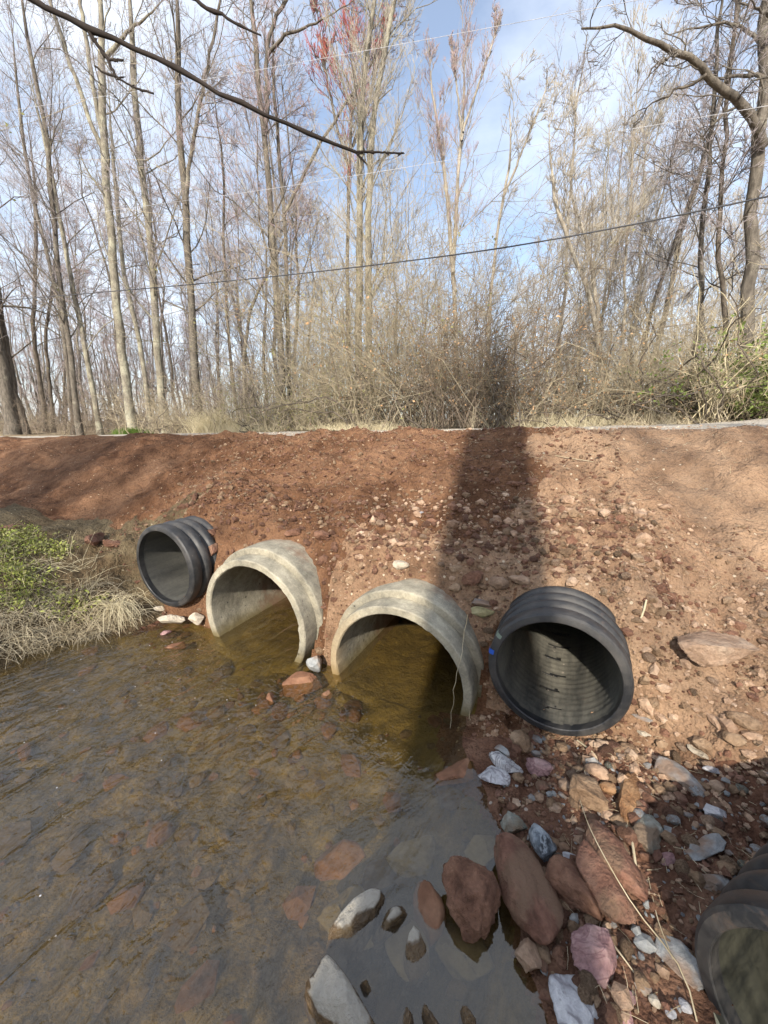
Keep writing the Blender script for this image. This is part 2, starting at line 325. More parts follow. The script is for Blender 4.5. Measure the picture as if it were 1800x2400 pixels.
def mat_plastic(name, base, dust, amt, rough, streak=False):
    m, nt = new_mat(name); c0 = nd(nt, 'ShaderNodeTexCoord').outputs['Object']
    if streak:
        mp = nd(nt, 'ShaderNodeMapping', {'Vector': c0, 'Scale': (5.0, 0.7, 5.0)}); n1 = noise(nt, mp.outputs[0], 2.0, 7, 0.7)
    else: n1 = noise(nt, c0, 5, 7, 0.7, 0.4)
    n2 = noise(nt, c0, 40, 5, 0.7)
    k = ramp(nt, mth(nt, 'ADD', mth(nt, 'MULTIPLY', n1, 0.75), mth(nt, 'MULTIPLY', n2, 0.25)), [(0.5 - amt * 0.22, (0, 0, 0)), (0.78 - amt * 0.12, (1, 1, 1))])
    c = mixc(nt, mth(nt, 'MULTIPLY', k, min(1.0, 0.55 + amt * 0.4)), base, dust)
    v = nd(nt, 'ShaderNodeTexVoronoi', {'Vector': c0, 'Scale': 19.0})
    pk = ramp(nt, nd(nt, 'ShaderNodeSeparateColor', {0: v.outputs['Color']}).outputs[2], [(0.9, (0, 0, 0)), (0.92, (1, 1, 1))])
    nr = ramp(nt, mth(nt, 'ADD', v.outputs['Distance'], mth(nt, 'MULTIPLY', n2, 0.3)), [(0.24, (1, 1, 1)), (0.3, (0, 0, 0))])
    c = mixc(nt, mth(nt, 'MULTIPLY', pk, nr), c, (0.32, 0.27, 0.22))
    mud = ramp(nt, noise(nt, c0, 3.4, 7, 0.72, 0.6), [(0.60, (0, 0, 0)), (0.70, (0.4, 0.4, 0.4))])
    c = mixc(nt, mud, c, (0.19, 0.125, 0.085))
    r = mth(nt, 'ADD', mth(nt, 'MULTIPLY', mth(nt, 'MAXIMUM', k, mud), 0.4), rough)
    finish(nt, c, r, mth(nt, 'ADD', n1, mth(nt, 'MULTIPLY', n2, 0.3)), 0.15, 0.01, 0.5); return m
M['pl_out'] = mat_plastic('black_corrugated_plastic', (0.018, 0.019, 0.021), (0.13, 0.115, 0.10), 0.36, 0.44)
M['pl_in'] = mat_plastic('dusty_black_liner', (0.035, 0.037, 0.036), (0.17, 0.16, 0.135), 0.9, 0.5, True)
M['pl_mud'] = mat_plastic('mud_streaked_liner', (0.026, 0.027, 0.027), (0.24, 0.22, 0.17), 0.75, 0.5, True)
M['pl_alg'] = mat_plastic('algae_stained_liner', (0.014, 0.015, 0.013), (0.075, 0.072, 0.045), 0.5, 0.5, True)
def plain(name, col, rough=0.8, var=0.25, sc=20):
    m, nt = new_mat(name); c0 = objco(nt); n1 = noise(nt, c0, sc, 5, 0.6)
    c = mixc(nt, n1, tuple(x * (1 - var) for x in col), tuple(min(1, x * (1 + var)) for x in col)); finish(nt, c, rough, n1, 0.2, 0.01); return m
M['blue'] = plain('blue_paint', (0.03, 0.10, 0.45), 0.6); M['greytape'] = plain('grey_green_tape', (0.2, 0.24, 0.19), 0.6)
def mat_bark(name, a, b, c_, lichen, sc=5.0, lich=0.5):
    m, nt = new_mat(name); p = pos(nt)
    mp = nd(nt, 'ShaderNodeMapping', {'Vector': p, 'Scale': (1.0, 1.0, 0.28)})
    n1 = noise(nt, mp.outputs[0], sc * 4, 6, 0.65, 0.5); n2 = noise(nt, p, sc * 0.6, 5, 0.65); n3 = noise(nt, p, sc * 12, 4, 0.6)
    c = ramp(nt, n1, [(0.3, a), (0.5, b), (0.7, c_)])
    c = mixc(nt, ramp(nt, mth(nt, 'ADD', mth(nt, 'MULTIPLY', n2, 0.6), mth(nt, 'MULTIPLY', n3, 0.4)), [(0.62 - lich * 0.22, (0, 0, 0)), (0.72 - lich * 0.2, (0.85, 0.85, 0.85))]), c, lichen)
    finish(nt, c, 0.9, n1, 0.7, 0.03, 0.15); return m
M['bark'] = mat_bark('grey_bark', (0.06, 0.052, 0.043), (0.135, 0.116, 0.094), (0.21, 0.183, 0.15), (0.33, 0.31, 0.24), 4, 0.35)
M['bark_dk'] = mat_bark('dark_bark', (0.05, 0.04, 0.032), (0.115, 0.095, 0.075), (0.2, 0.165, 0.13), (0.30, 0.27, 0.21), 4, 0.15)
M['bark_pale'] = mat_bark('pale_lichen_bark', (0.10, 0.088, 0.068), (0.205, 0.182, 0.142), (0.31, 0.28, 0.22), (0.43, 0.415, 0.31), 4, 0.6)
M['bark_cream'] = mat_bark('cream_bark', (0.19, 0.165, 0.13), (0.32, 0.28, 0.225), (0.44, 0.39, 0.32), (0.52, 0.48, 0.39), 4, 0.5)
def twigm(name, a, b):
    m, nt = new_mat(name); n1 = noise(nt, pos(nt), 3.0, 4, 0.7)
    finish(nt, mixc(nt, ramp(nt, n1, [(0.35, (0, 0, 0)), (0.65, (1, 1, 1))]), a, b), 0.85); return m
M['twig'] = twigm('grey_twigs', (0.23, 0.205, 0.185), (0.40, 0.365, 0.335))
M['twig_mauve'] = twigm('mauve_budding_twigs', (0.25, 0.212, 0.205), (0.42, 0.368, 0.36))
M['twig_pink'] = twigm('pink_budding_twigs', (0.29, 0.21, 0.205), (0.46, 0.355, 0.345))
M['twig_red'] = twigm('red_budding_twigs', (0.30, 0.075, 0.06), (0.48, 0.15, 0.12))
M['twig_tan'] = twigm('tan_twigs', (0.33, 0.29, 0.23), (0.52, 0.465, 0.385))
M['twig_pale'] = twigm('pale_twigs', (0.34, 0.29, 0.22), (0.52, 0.45, 0.36))
M['vine'] = twigm('tan_vine_stems', (0.27, 0.225, 0.145), (0.52, 0.44, 0.31))
M['vine_br'] = twigm('brown_vine_stems', (0.14, 0.108, 0.08), (0.30, 0.235, 0.175))
M['olive'] = twigm('olive_buds', (0.20, 0.20, 0.07), (0.36, 0.34, 0.15))
M['deadleaf'] = twigm('dead_leaves', (0.34, 0.19, 0.09), (0.55, 0.36, 0.20))
M['straw'] = twigm('dry_straw', (0.38, 0.30, 0.18), (0.66, 0.57, 0.40))
M['strawp'] = twigm('pale_dry_grass', (0.50, 0.42, 0.26), (0.74, 0.65, 0.44))
M['green'] = twigm('fresh_green_leaves', (0.19, 0.22, 0.035), (0.42, 0.45, 0.12))
M['greend'] = twigm('green_shrub_leaves', (0.06, 0.11, 0.018), (0.16, 0.24, 0.045))
M['greenb'] = twigm('bright_shrub_leaves', (0.12, 0.16, 0.04), (0.27, 0.33, 0.10))
M['branch_dk'] = twigm('dark_branch_bark', (0.018, 0.013, 0.010), (0.045, 0.034, 0.028))
M['cable'] = plain('black_cable', (0.07, 0.07, 0.075), 0.6); M['wire'] = plain('bare_metal_wire', (0.6, 0.6, 0.62), 0.5)

def mat_water():
    m, nt = new_mat('clear_brown_water'); p = pos(nt)
    rot = nd(nt, 'ShaderNodeMapping', {'Vector': p, 'Rotation': (0, 0, AX)})
    st = nd(nt, 'ShaderNodeMapping', {'Vector': rot.outputs[0], 'Scale': (1.0, 0.42, 1.0)})
    a = noise(nt, st.outputs[0], 6.5, 3, 0.55, 1.2); b = noise(nt, rot.outputs[0], 26, 2, 0.5, 0.6)
    sx = nd(nt, 'ShaderNodeSeparateXYZ', {0: rot.outputs[0]}).outputs
    jit = mth(nt, 'MULTIPLY', mth(nt, 'SUBTRACT', noise(nt, p, 1.5, 3), 0.5), 0.9)
    flow = ramp(nt, mth(nt, 'ADD', sx[0], jit), [(0.0, (1, 1, 1))])
    fl = nd(nt, 'ShaderNodeMapRange', {'Value': mth(nt, 'ADD', sx[0], jit), 'From Min': -1.25, 'From Max': -0.45, 'To Min': 1.0, 'To Max': 0.05}).outputs[0]
    h = mth(nt, 'MULTIPLY', mth(nt, 'ADD', a, mth(nt, 'MULTIPLY', b, 0.22)), fl)
    bp = nd(nt, 'ShaderNodeBump', {'Height': h, 'Strength': 0.9, 'Distance': 0.05})
    back = nd(nt, 'ShaderNodeNewGeometry').outputs['Backfacing']      # the sheet reflects alike from both sides
    ior = nd(nt, 'ShaderNodeMapRange', {'Value': back, 'To Min': 1.66, 'To Max': 1 / 1.66}).outputs[0]
    fr = nd(nt, 'ShaderNodeFresnel', {'IOR': ior, 'Normal': bp.outputs[0]})
    tr = nd(nt, 'ShaderNodeBsdfTransparent', {'Color': (0.66, 0.60, 0.41)})
    gl = nd(nt, 'ShaderNodeBsdfGlossy', {'Color': (1, 1, 1), 'Roughness': 0.03, 'Normal': bp.outputs[0]})
    df = nd(nt, 'ShaderNodeBsdfDiffuse', {'Color': (0.26, 0.215, 0.15)})
    m1 = nd(nt, 'ShaderNodeMixShader', {0: 0.06, 1: tr.outputs[0], 2: df.outputs[0]})
    m2 = nd(nt, 'ShaderNodeMixShader', {0: fr.outputs[0], 1: m1.outputs[0], 2: gl.outputs[0]})
    nd(nt, 'ShaderNodeOutputMaterial', {'Surface': m2.outputs[0]}); return m
M['water'] = mat_water()

# ------------------------------------------------------------------ terrain
def smax(a, b, k=0.06):
    h = np.clip(0.5 + 0.5 * (b - a) / k, 0, 1); return a * (1 - h) + b * h + k * h * (1 - h)
def s_left(t): return np.interp(t, [-8, 0, 1.1, 1.9, 2.3], [-4.3, -3.95, -3.68, -3.45, -3.4])
def s_right(t): return np.interp(t, [-8, 0.5, 0.95, 1.05, 1.55, 1.95, 2.3], [0.5, 0.16, 0.06, 0.0, -0.2, -0.22, -0.3])
def height(s, t, fine=True):
    s = np.asarray(s, float); t = np.asarray(t, float)
    wob = 0.10 * fbm(s, t, 1.3, 3, 3)
    dr = s - s_right(t) + wob * 0.9 + 0.05 * vn(s * 7, t * 7, 88); dl = s_left(t) - s + wob
    zr = np.interp(dr, [-3, -1.2, -0.6, -0.2, 0, 0.15, 0.5, 1.0, 2.0, 4, 8], [-0.25, -0.22, -0.17, -0.09, 0, 0.045, 0.09, 0.14, 0.26, 0.5, 0.8])
    zl = np.interp(dl, [-3, -1.0, -0.4, 0, 0.10, 0.3, 0.7, 1.2, 2.5, 6], [-0.25, -0.21, -0.13, 0, 0.12, 0.26, 0.42, 0.50, 0.62, 0.8])
    zc = np.where(dr > 0, zr, np.where(dl > 0, zl, np.maximum(zr, zl)))
    zc = zc + 0.13 * np.exp(-((s + 1.6) / 0.36) ** 2 - ((t - 1.72) / 0.30) ** 2)
    zc = zc + 0.045 * np.exp(-((s + 0.42) / 0.16) ** 2 - ((t - 1.85) / 0.22) ** 2)
    zc = np.where((dr < 0) & (dl < 0), zc + 0.08 * sst(t, 1.3, 2.05), zc)
    ze_m = np.interp(t, [1.9, 2.10, 2.2, 2.36, 2.55, 2.75, 3.1, 3.6, 4.1, 4.42, 4.7, 5.0], [-0.8, -0.35, 0.14, 0.55, 0.84, 0.95, 1.09, 1.30, 1.48, 1.57, 1.60, 1.60])
    ze_r = np.interp(t, [1.3, 1.7, 2.05, 2.4, 2.8, 3.3, 4.0, 4.45, 4.8, 5.0], [-0.2, 0.10, 0.23, 0.44, 0.69, 0.98, 1.38, 1.56, 1.60, 1.60])
    ze_l = np.interp(t, [1.0, 1.6, 2.2, 2.6, 3.0, 3.5, 4.0, 4.35, 4.7, 5.0], [-0.2, 0.26, 0.50, 0.62, 0.86, 1.20, 1.48, 1.58, 1.60, 1.60])
    wr = sst(s, 0.25, 0.85); wl_ = sst(-s, 3.5, 4.1)
    ze = ze_m * (1 - wr - wl_) + ze_r * wr + ze_l * wl_
    mound = 0.16 * np.exp(-((s + 3.12) / 0.42) ** 2) + 0.02 * np.exp(-((s - 0.0) / 0.42) ** 2) - 0.06 * np.exp(-((s + 0.94) / 0.5) ** 2)
    ze = ze + mound * sst(t, 2.3, 2.5) * (1 - sst(t, 2.7, 3.4))
    top = sst(t, 2.8, 4.6)
    ze = ze + top * (0.026 * np.clip(s + 1.6, -18, 12) + 0.02 * np.clip(s - 0.6, 0, 4) ** 2 * sst(t, 4.8, 6.5))
    far = sst(t, 7.6, 9.5)
    ze = ze + far * (0.10 * fbm(s, t, 0.35, 3, 40) - 0.06) + sst(t, 14, 60) * 0.5
    z = smax(zc, ze, 0.10)
    if fine:
        soil = sst(z, -0.02, 0.2) * (1 - sst(t, 4.4, 5.0))
        lump = fbm(s, t, 1.6, 2, 11) * 0.055 + fbm(s, t, 5.5, 2, 21) * 0.036
        rid = (1 - np.abs(fbm(s, t, 9.0, 3, 31, 0.6))) * 0.034 + fbm(s, t, 22, 2, 37) * 0.011
        rid = rid + 0.018 * fbm(s * 6.0 + 0.4 * vn(s * 3, t * 3, 8), t * 1.4, 1.0, 3, 47) * (1 - wr)
        smooth_r = 1 - 0.55 * wr * sst(t, 2.9, 3.6)
        z = z + soil * (lump + (rid + 0) * smooth_r)
        z = z + (1 - sst(z, -0.05, 0.03)) * (0.028 * fbm(s, t, 3.1, 3, 55) + 0.012 * fbm(s, t, 11, 2, 58))
        z = z + sst(t, 4.6, 5.1) * 0.012 * fbm(s, t, 2.6, 3, 61)
    return z
def ground_z(x, y):
    s, t = xy2st(x, y); return float(height(np.array([s]), np.array([t]))[0])
def G(px, py, zmin=-9):
    d = ray(px, py); k = np.linspace(0.4, 16, 2600)
    P = np.array([0, 0, EYE]) + k[:, None] * d
    s, t = xy2st(P[:, 0], P[:, 1]); h = np.maximum(height(s, t), zmin)
    i = np.argmax(P[:, 2] < h); return P[i]

PIPES = {}   # name: (s, zc, r_cut)
def axis_grid(dense, lo, hi, step, far_lo, far_hi):
    mid = np.arange(lo, hi + 1e-6, step); out = [mid]
    g = [hi]; d = step
    while g[-1] < far_hi: d *= 1.09; g.append(g[-1] + d)
    l = [lo]; d = step
    while l[-1] > far_lo: d *= 1.12; l.append(l[-1] - d)
    return np.r_[np.array(l[1:])[::-1], mid, np.array(g[1:])]
gs = axis_grid(True, -4.6, 2.4, 0.018, -170, 170)
gt = axis_grid(True, 0.55, 4.75, 0.018, -90, 260)
S, T_ = np.meshgrid(gs, gt, indexing='ij')
Z = height(S, T_)
X, Y = st2xy(S, T_)
VT = np.stack([X, Y, Z], -1).reshape(-1, 3)
ni, nj = S.shape
ii, jj = np.meshgrid(np.arange(ni - 1), np.arange(nj - 1), indexing='ij')
a_ = (ii * nj + jj).ravel(); Qt = np.stack([a_, a_ + nj, a_ + nj + 1, a_ + 1], 1)
fs = (S[:-1, :-1] + S[1:, 1:]).ravel() / 2; ft = (T_[:-1, :-1] + T_[1:, 1:]).ravel() / 2; fz = (Z[:-1, :-1] + Z[1:, 1:] + Z[1:, :-1] + Z[:-1, 1:]).ravel() / 4
jt = 0.07 * fbm(fs, ft, 3.0, 3, 77)
CULV = {'black_l': (-3.15, 0.51, 0.375, 2.10), 'conc_l': (-2.16, 0.225, 0.56, 2.10), 'conc_r': (-0.944, 0.105, 0.56, 2.10), 'black_r': (-0.005, 0.425, 0.36, 2.08)}
keep = np.ones(len(Qt), bool)
for k, (sc, zc, ro, t0) in CULV.items():
    r = np.hypot(fs - sc, fz - zc); keep &= ~((r < ro - 0.030) & (ft > t0 + 0.01) & (ft < t0 + 4))
ax_u = (X - 1.035) * 0.883 + (Y - 0.60) * 0.469; ax_d = np.hypot((X - 1.035) * 0.469 - (Y - 0.60) * 0.883, Z - 0.285)
ins = ((ax_u > -0.0) & (ax_u < 1.1) & (ax_d < 0.275)); keep &= ~(ins[:-1, :-1] | ins[1:, 1:]).ravel()
road_lo = 4.78 + jt * 1.2; road_hi = 8.1 + jt * 2
reg = np.full(len(Qt), 0)
reg[(ft >= road_lo) & (ft < road_hi)] = 1
reg[ft >= road_hi] = 2
low = (ft < road_lo)
bed = low & (fz < -0.015) & (ft < 2.6); reg[bed] = 3
lft = low & ~bed & (fs < -3.3 + jt) & (ft < 2.75 + jt * 2 + 0.15 * (fs + 4)); reg[lft & (fs > -30)] = 4
toe = low & ~bed & ~lft & (ft < 2.02 + jt * 1.5); reg[toe] = 5
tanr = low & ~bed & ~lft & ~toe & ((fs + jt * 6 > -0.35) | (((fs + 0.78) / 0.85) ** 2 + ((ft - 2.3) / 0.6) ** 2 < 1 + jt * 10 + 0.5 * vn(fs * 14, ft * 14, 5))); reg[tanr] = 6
reg[(reg == 3) & (fs > -0.62 + jt * 2) & (ft > 1.55 + jt * 2)] = 5
def region(name, ids, mat, label):
    sel = keep & np.isin(reg, ids); q = Qt[sel]; u, inv = np.unique(q, return_inverse=True)
    o = obj(name, mesh_from(name, VT[u], inv.reshape(-1, 4), None, [mat])); tag(o, label, kind='structure'); return o
region('embankment', [0], M['soil'], 'red brown earth embankment over the culvert pipes')
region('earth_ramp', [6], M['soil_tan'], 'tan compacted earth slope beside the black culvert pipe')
region('road', [1], M['road'], 'pale gravel road along the top of the bank')
region('forest_floor', [2], M['litter'], 'leaf littered ground under the bare trees')
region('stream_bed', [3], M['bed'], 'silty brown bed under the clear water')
region('grassy_bank', [4], M['bank'], 'dark soil bank under the weeds and dead grass')
region('gravel_shore', [5], M['soil_toe'], 'damp stony shore at the foot of the slope')
wv = []
for s, t in ((-6.5, -40), (2.5, -40), (2.5, 7.5), (-6.5, 7.5)): wv.append((*st2xy(s, t), 0.0))
tag(obj('stream_water', mesh_from('stream_water', wv, [[0, 1, 2, 3]], None, [M['water']])), 'clear shallow brown stream flowing from the culverts', kind='structure')

# ------------------------------------------------------------------ culvert pipes
def lathe(profile, seg, jitter=0.0, seed=1, closed=False, skip=None):
    """profile of (radius, y) turned round the local Y axis; the first point of each ring at the bottom"""
    pr = np.asarray(profile, float); n = len(pr)
    a = np.arange(seg) * 2 * np.pi / seg - np.pi / 2
    V = np.stack([pr[:, None, 0] * np.cos(a), np.repeat(pr[:, 1][:, None], seg, 1), pr[:, None, 0] * np.sin(a)], -1)
    if jitter:
        q = V.reshape(-1, 3); d = jitter * (0.12 * vn3(q, 9, seed) + 0.5 * vn3(q, 45, seed + 3) + 0.7 * np.minimum(0, vn3(q, 24, seed + 6) + 0.15) * 3)
        rr = np.hypot(q[:, 0], q[:, 2]); q[:, 0] *= 1 + d / rr; q[:, 2] *= 1 + d / rr; q[:, 1] += d * 0.8 ; V = q.reshape(V.shape)
    i, j = np.meshgrid(np.arange(n - 1), np.arange(seg), indexing='ij'); j2 = (j + 1) % seg
    Q = np.stack([i * seg + j, i * seg + j2, (i + 1) * seg + j2, (i + 1) * seg + j], -1).reshape(-1, 4)
    if skip is not None:
        c = V.reshape(-1, 3)[Q].mean(1); Q = Q[~skip(c)]
    return V.reshape(-1, 3), Q
def pipe_root(name, s, zc, ro, t0, label, cat, rz=RZ):
    x, y = st2xy(s, t0); r = obj(name, None, loc=(x, y, zc - ro), rot=(0, 0, rz)); tag(r, label, cat); return r
def concrete_pipe(key, label, seed, cm='concrete'):
    s, zc, ro, t0 = CULV[key]; ri = ro - 0.112
    r = pipe_root('concrete_pipe', s, zc, ro, t0, label, 'culvert pipe')
    up = Matrix.Translation((0, 0, ro))
    ys = np.r_[np.linspace(0.135, 1.2, 24), np.linspace(1.4, 5.6, 10)]
    ton = [(ri, 0.142), (ri, 0.07), (ri, 0.010), (ri + 0.008, 0.0), (ri + 0.03, 0.0), (ri + 0.050, 0.0), (ri + 0.057, 0.008), (ri + 0.059, 0.07), (ri + 0.060, 0.142)]
    V, Q = lathe(ton, 160, 0.005, seed); o = obj('tongue', mesh_from('tongue', V + [0, 0, ro], Q[:, ::-1], None, [M[cm]], sharp=28), r)
    inn = [(ri, y) for y in ys[::-1]]
    V, Q = lathe(inn, 128, 0.002, seed + 1); obj('bore', mesh_from('bore', V + [0, 0, ro], Q[:, ::-1], None, [M[cm]]), r)
    out = [(ri + 0.055, 0.140), (ro - 0.03, 0.140), (ro - 0.010, 0.140), (ro - 0.002, 0.148), (ro, 0.158)] + [(ro, y) for y in np.linspace(0.18, 2.2, 40)]
    V, Q = lathe(out, 128, 0.003, seed + 2); obj('barrel', mesh_from('barrel', V + [0, 0, ro], Q[:, ::-1], None, [M[cm]], sharp=28), r)
    us = np.linspace(-0.44, 0.44, 26); vs = np.linspace(-0.04, 3.2, 90); UU, VV = np.meshgrid(us, vs, indexing='ij')
    ZZ = -0.105 - zc + ro + 0.02 * fbm(UU + s, VV, 3.2, 3, seed) + 0.05 * (UU / 0.44) ** 2 - 0.03 * sst(-VV, 0.0, 0.04)
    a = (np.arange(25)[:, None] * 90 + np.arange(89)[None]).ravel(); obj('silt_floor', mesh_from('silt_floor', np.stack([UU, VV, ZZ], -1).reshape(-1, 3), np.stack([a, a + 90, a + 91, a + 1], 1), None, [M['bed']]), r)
    return r
concrete_pipe('conc_l', 'sunlit concrete culvert pipe between the small black pipe and the shaded concrete one', 5)
concrete_pipe('conc_r', 'shaded concrete culvert pipe with a rust stain, next to the large black pipe', 15, 'concrete_rust')
def black_pipe(key, label, ribs, liner_mat, ro=0.40, loc=None, rz=RZ, tears=False, marks=False, length=5.5, liner_len=None):
    s, zc, ro, t0 = CULV[key] if key else (0, loc[2], ro, 0)
    if key: r = pipe_root('plastic_pipe', s, zc, ro, t0, label, 'culvert pipe', rz)
    else: r = obj('plastic_pipe', None, loc=(loc[0], loc[1], loc[2] - ro), rot=(0, 0, rz)); tag(r, label, 'culvert pipe')
    ri = ro - 0.052; up = np.array([0, 0, ro])
    rim = [(ri, 0.05), (ri, 0.004), (ri + 0.004, 0.0), (ri + 0.012, 0.0), (ro - 0.016, 0.006), (ro - 0.006, 0.016), (ro - 0.003, 0.03), (ro - 0.003, 0.082), (ro - 0.010, 0.096), (ri + 0.018, 0.102)]
    V, Q = lathe(rim, 112, 0.0012, 3); obj('rim', mesh_from('rim', V + up, Q[:, ::-1], None, [M['pl_out']], sharp=28), r)
    per = 0.104
    prof = [(ri + 0.018, 0.0), (ri + 0.016, 0.018), (ri + 0.022, 0.026), (ro - 0.014, 0.034), (ro - 0.004, 0.044), (ro, 0.058), (ro, 0.078), (ro - 0.004, 0.090), (ro - 0.014, 0.099), (ri + 0.018, per)]
    V, Q = lathe(prof, 112, 0.0012, 4); me = mesh_from('rib', V + up, Q[:, ::-1], None, [M['pl_out']])
    for k in range(ribs): obj('rib', me, r, loc=(0, 0.102 + k * per, 0))
    L = liner_len or length
    ys = np.r_[np.linspace(0.04, 1.5, 96), np.linspace(1.6, L, 14)] if tears else np.linspace(0.04, L, 60)
    lp = [(ri + 0.004 * (math.sin(y / per * 2 * math.pi) ** 8 if tears else 0.35 * math.sin(y / per * 2 * math.pi)), y) for y in ys[::-1]]
    sk = None
    if tears:
        rng = np.random.default_rng(8); cuts = [(0.17, 0.0, 0.07, 0.016), (0.34, -0.02, 0.09, 0.017), (0.50, -0.02, 0.08, 0.018), (0.71, -0.02, 0.085, 0.02), (0.88, 0.0, 0.09, 0.022), (1.08, 0, 0.08, 0.02), (1.3, 0, 0.07, 0.018)]
        def sk(c):
            ang = np.arctan2(c[:, 0], -c[:, 2]) * 0.32; m = np.zeros(len(c), bool)
            for y0, a0, hw, hh in cuts:
                u = (ang - a0) / hw; edge = hh * (1 - u * u) * (0.75 + 0.5 * vn(ang * 70, ang * 0 + y0 * 9, 3))
                m |= (np.abs(u) < 1) & (np.abs(c[:, 1] - y0 - 0.01 * u) < edge)
            return m
    V, Q = lathe(lp, 200 if tears else 96, 0.0015, 6, skip=sk); obj('liner', mesh_from('liner', V + up, Q[:, ::-1], None, [liner_mat]), r)
    if tears:
        V, Q = lathe([(ri + 0.03, y) for y in (0.1, 1.0, 3.0, 5.5)], 64); obj('outer_wall', mesh_from('outer_wall', V + up, Q[:, ::-1], None, [M['pl_out']]), r)
    if marks:
        for nm, a0, a1, y0, y1, mt in (('paint_mark', 168, 173, -0.0015, 0.05, 'blue'), ('tape_mark', 150, 154, -0.0015, 0.06, 'greytape')):
            aa = np.radians(np.linspace(a0, a1, 5)); prf = [(ri + 0.02, -0.002 + 0.003), (ro - 0.016, 0.0035), (ro - 0.004, 0.012), (ro - 0.001, 0.03), (ro - 0.001, y1)]
            V = np.array([[(p + 0.0015) * math.cos(a), y - 0.002, (p + 0.0015) * math.sin(a)] for p, y in prf for a in aa]) + up
            Q = [[i * 5 + j, i * 5 + j + 1, (i + 1) * 5 + j + 1, (i + 1) * 5 + j] for i in range(4) for j in range(4)]
            obj(nm, mesh_from(nm, V, Q, None, [M[mt]]), r)
    return r
black_pipe('black_l', 'small black corrugated culvert pipe beside the grassy bank', 6, M['pl_in'])
black_pipe('black_r', 'large black corrugated culvert pipe with torn liner above the rocks', 7, M['pl_mud'], tears=True, marks=True)
black_pipe(None, 'loose black corrugated pipe lying on the stones, cut by the picture corner', 9, M['pl_alg'], ro=0.32, loc=(1.06, 0.60, 0.275), rz=rad(-62), length=1.0)

# ------------------------------------------------------------------ rocks
_ico = {}
def ico(sub):
    if sub not in _ico:
        b = bmesh.new(); bmesh.ops.create_icosphere(b, subdivisions=sub, radius=1.0)
        b.verts.ensure_lookup_table()
        _ico[sub] = (np.array([v.co[:] for v in b.verts]), np.array([[v.index for v in f.verts] for f in b.faces])); b.free()
    return _ico[sub]
def rock_verts(seed, dims, ang=0.7, rough=0.08, sub=4, ncl=14):
    U, Fc = ico(sub); rng = np.random.default_rng(seed); V = U.copy()
    V = V * (1 + 0.22 * vn3(U + seed, 1.1, seed))[:, None]
    for _ in range(ncl):
        n = rng.normal(size=3); n /= np.linalg.norm(n); d = rng.uniform(0.45, 0.82)
        V -= (np.maximum(0, V @ n - d) * ang)[:, None] * n
    V *= (1 + rough * vn3(U * 1.0 + seed * 0.7, 3.2, seed + 1) - rough * 0.8 * np.abs(vn3(U, 5.0, seed + 7)) + rough * 0.55 * vn3(U, 8.0, seed + 2) + rough * 0.3 * vn3(U, 17.0, seed + 3))[:, None]
    g = np.abs(vn3(U + seed, 2.3, seed + 11)); V *= (1 - 0.07 * np.clip(1 - g / 0.05, 0, 1))[:, None]
    ext = (V.max(0) - V.min(0)) / 2; V = (V - (V.max(0) + V.min(0)) / 2) / ext
    return V * np.asarray(dims) / 2, Fc
def add_rock(x, y, z, dims, yaw, seed, mat, ang=0.7, rough=0.08, tilt=(0, 0), sub=4, name='rock'):
    if max(dims) > 0.26 and sub == 4: sub = 5
    V, Fc = rock_verts(seed, dims, ang, rough, sub)
    o = obj(name, mesh_from(name, V, None, Fc, [M[mat]]), loc=(x, y, z), rot=(tilt[0], tilt[1], yaw)); return o
_rs = [100]
def rock(p1, p2, wpx, mat, label, hr=0.6, ang=0.7, rough=0.08, sink=0.3, wz=None, name='rock', cat='rock', tilt=(0, 0), group=None):
    """long axis between two picture points on the ground (or on a plane at height wz)"""
    A = G(*p1) if wz is None else atZ(*p1, wz); B = G(*p2) if wz is None else atZ(*p2, wz)
    d = B - A; L = math.hypot(d[0], d[1]); c = (A + B) / 2
    dist = c[1] * CT + (EYE - c[2]) * ST; w = wpx * dist / F * 0.88
    h = min(w, L) * hr * 0.95; L = max(L * 1.08, w * 0.6); ang = min(1.0, ang + 0.15); rough = rough * 1.35
    _rs[0] += 1
    gz = ground_z(c[0], c[1]) if wz is None else wz
    # shift towards the camera a little so the visible top, not the footprint, lands on the picture point
    o = add_rock(c[0], c[1], gz + h * (0.5 - sink), (L, w, h), math.atan2(d[1], d[0]), _rs[0], mat, ang, rough, tilt, name=name)
    tag(o, label, cat, group); return o
C8 = lambda x, y: (900 + 0.5425 * x, 1500 + 0.5425 * y)
rock(C8(520, 925), C8(705, 1335), 138, 'r_red', 'long smooth reddish rock, widest of the row at the water edge', 0.75, 0.5, 0.05, 0.1)
rock(C8(300, 1020), C8(460, 1270), 150, 'r_clod', 'rough dark red earth clod with a white pebble on it, in the water', 0.9, 0.35, 0.16, 0.1, wz=0.0)
rock(C8(725, 990), C8(900, 1250), 122, 'r_clod', 'blocky red rock with crumbly side between two smooth long rocks', 0.8, 0.6, 0.10, 0.12)
rock(C8(845, 930), C8(1030, 1265), 96, 'r_red', 'long narrow brown slab right of the blocky red rock', 0.8, 0.6, 0.05, 0.12)
rock(C8(880, 820), C8(1075, 1150), 104, 'r_red', 'reddish slab leaning behind the narrow brown slab, under a dry stem', 0.7, 0.6, 0.06, 0.2)
rock(C8(810, 1320), C8(985, 1450), 132, 'r_pink', 'pink striated block below the red rocks', 0.75, 0.9, 0.07, 0.12)
rock(C8(585, 1340), C8(665, 1460), 62, 'r_tan', 'small tan striated block at the water edge under the long red rock', 0.8, 0.9, 0.08, 0.1)
rock(C8(720, 1500), C8(930, 1680), 170, 'r_white', 'pale white and blue-grey slab at the bottom of the shore', 0.4, 0.95, 0.05, 0.2)
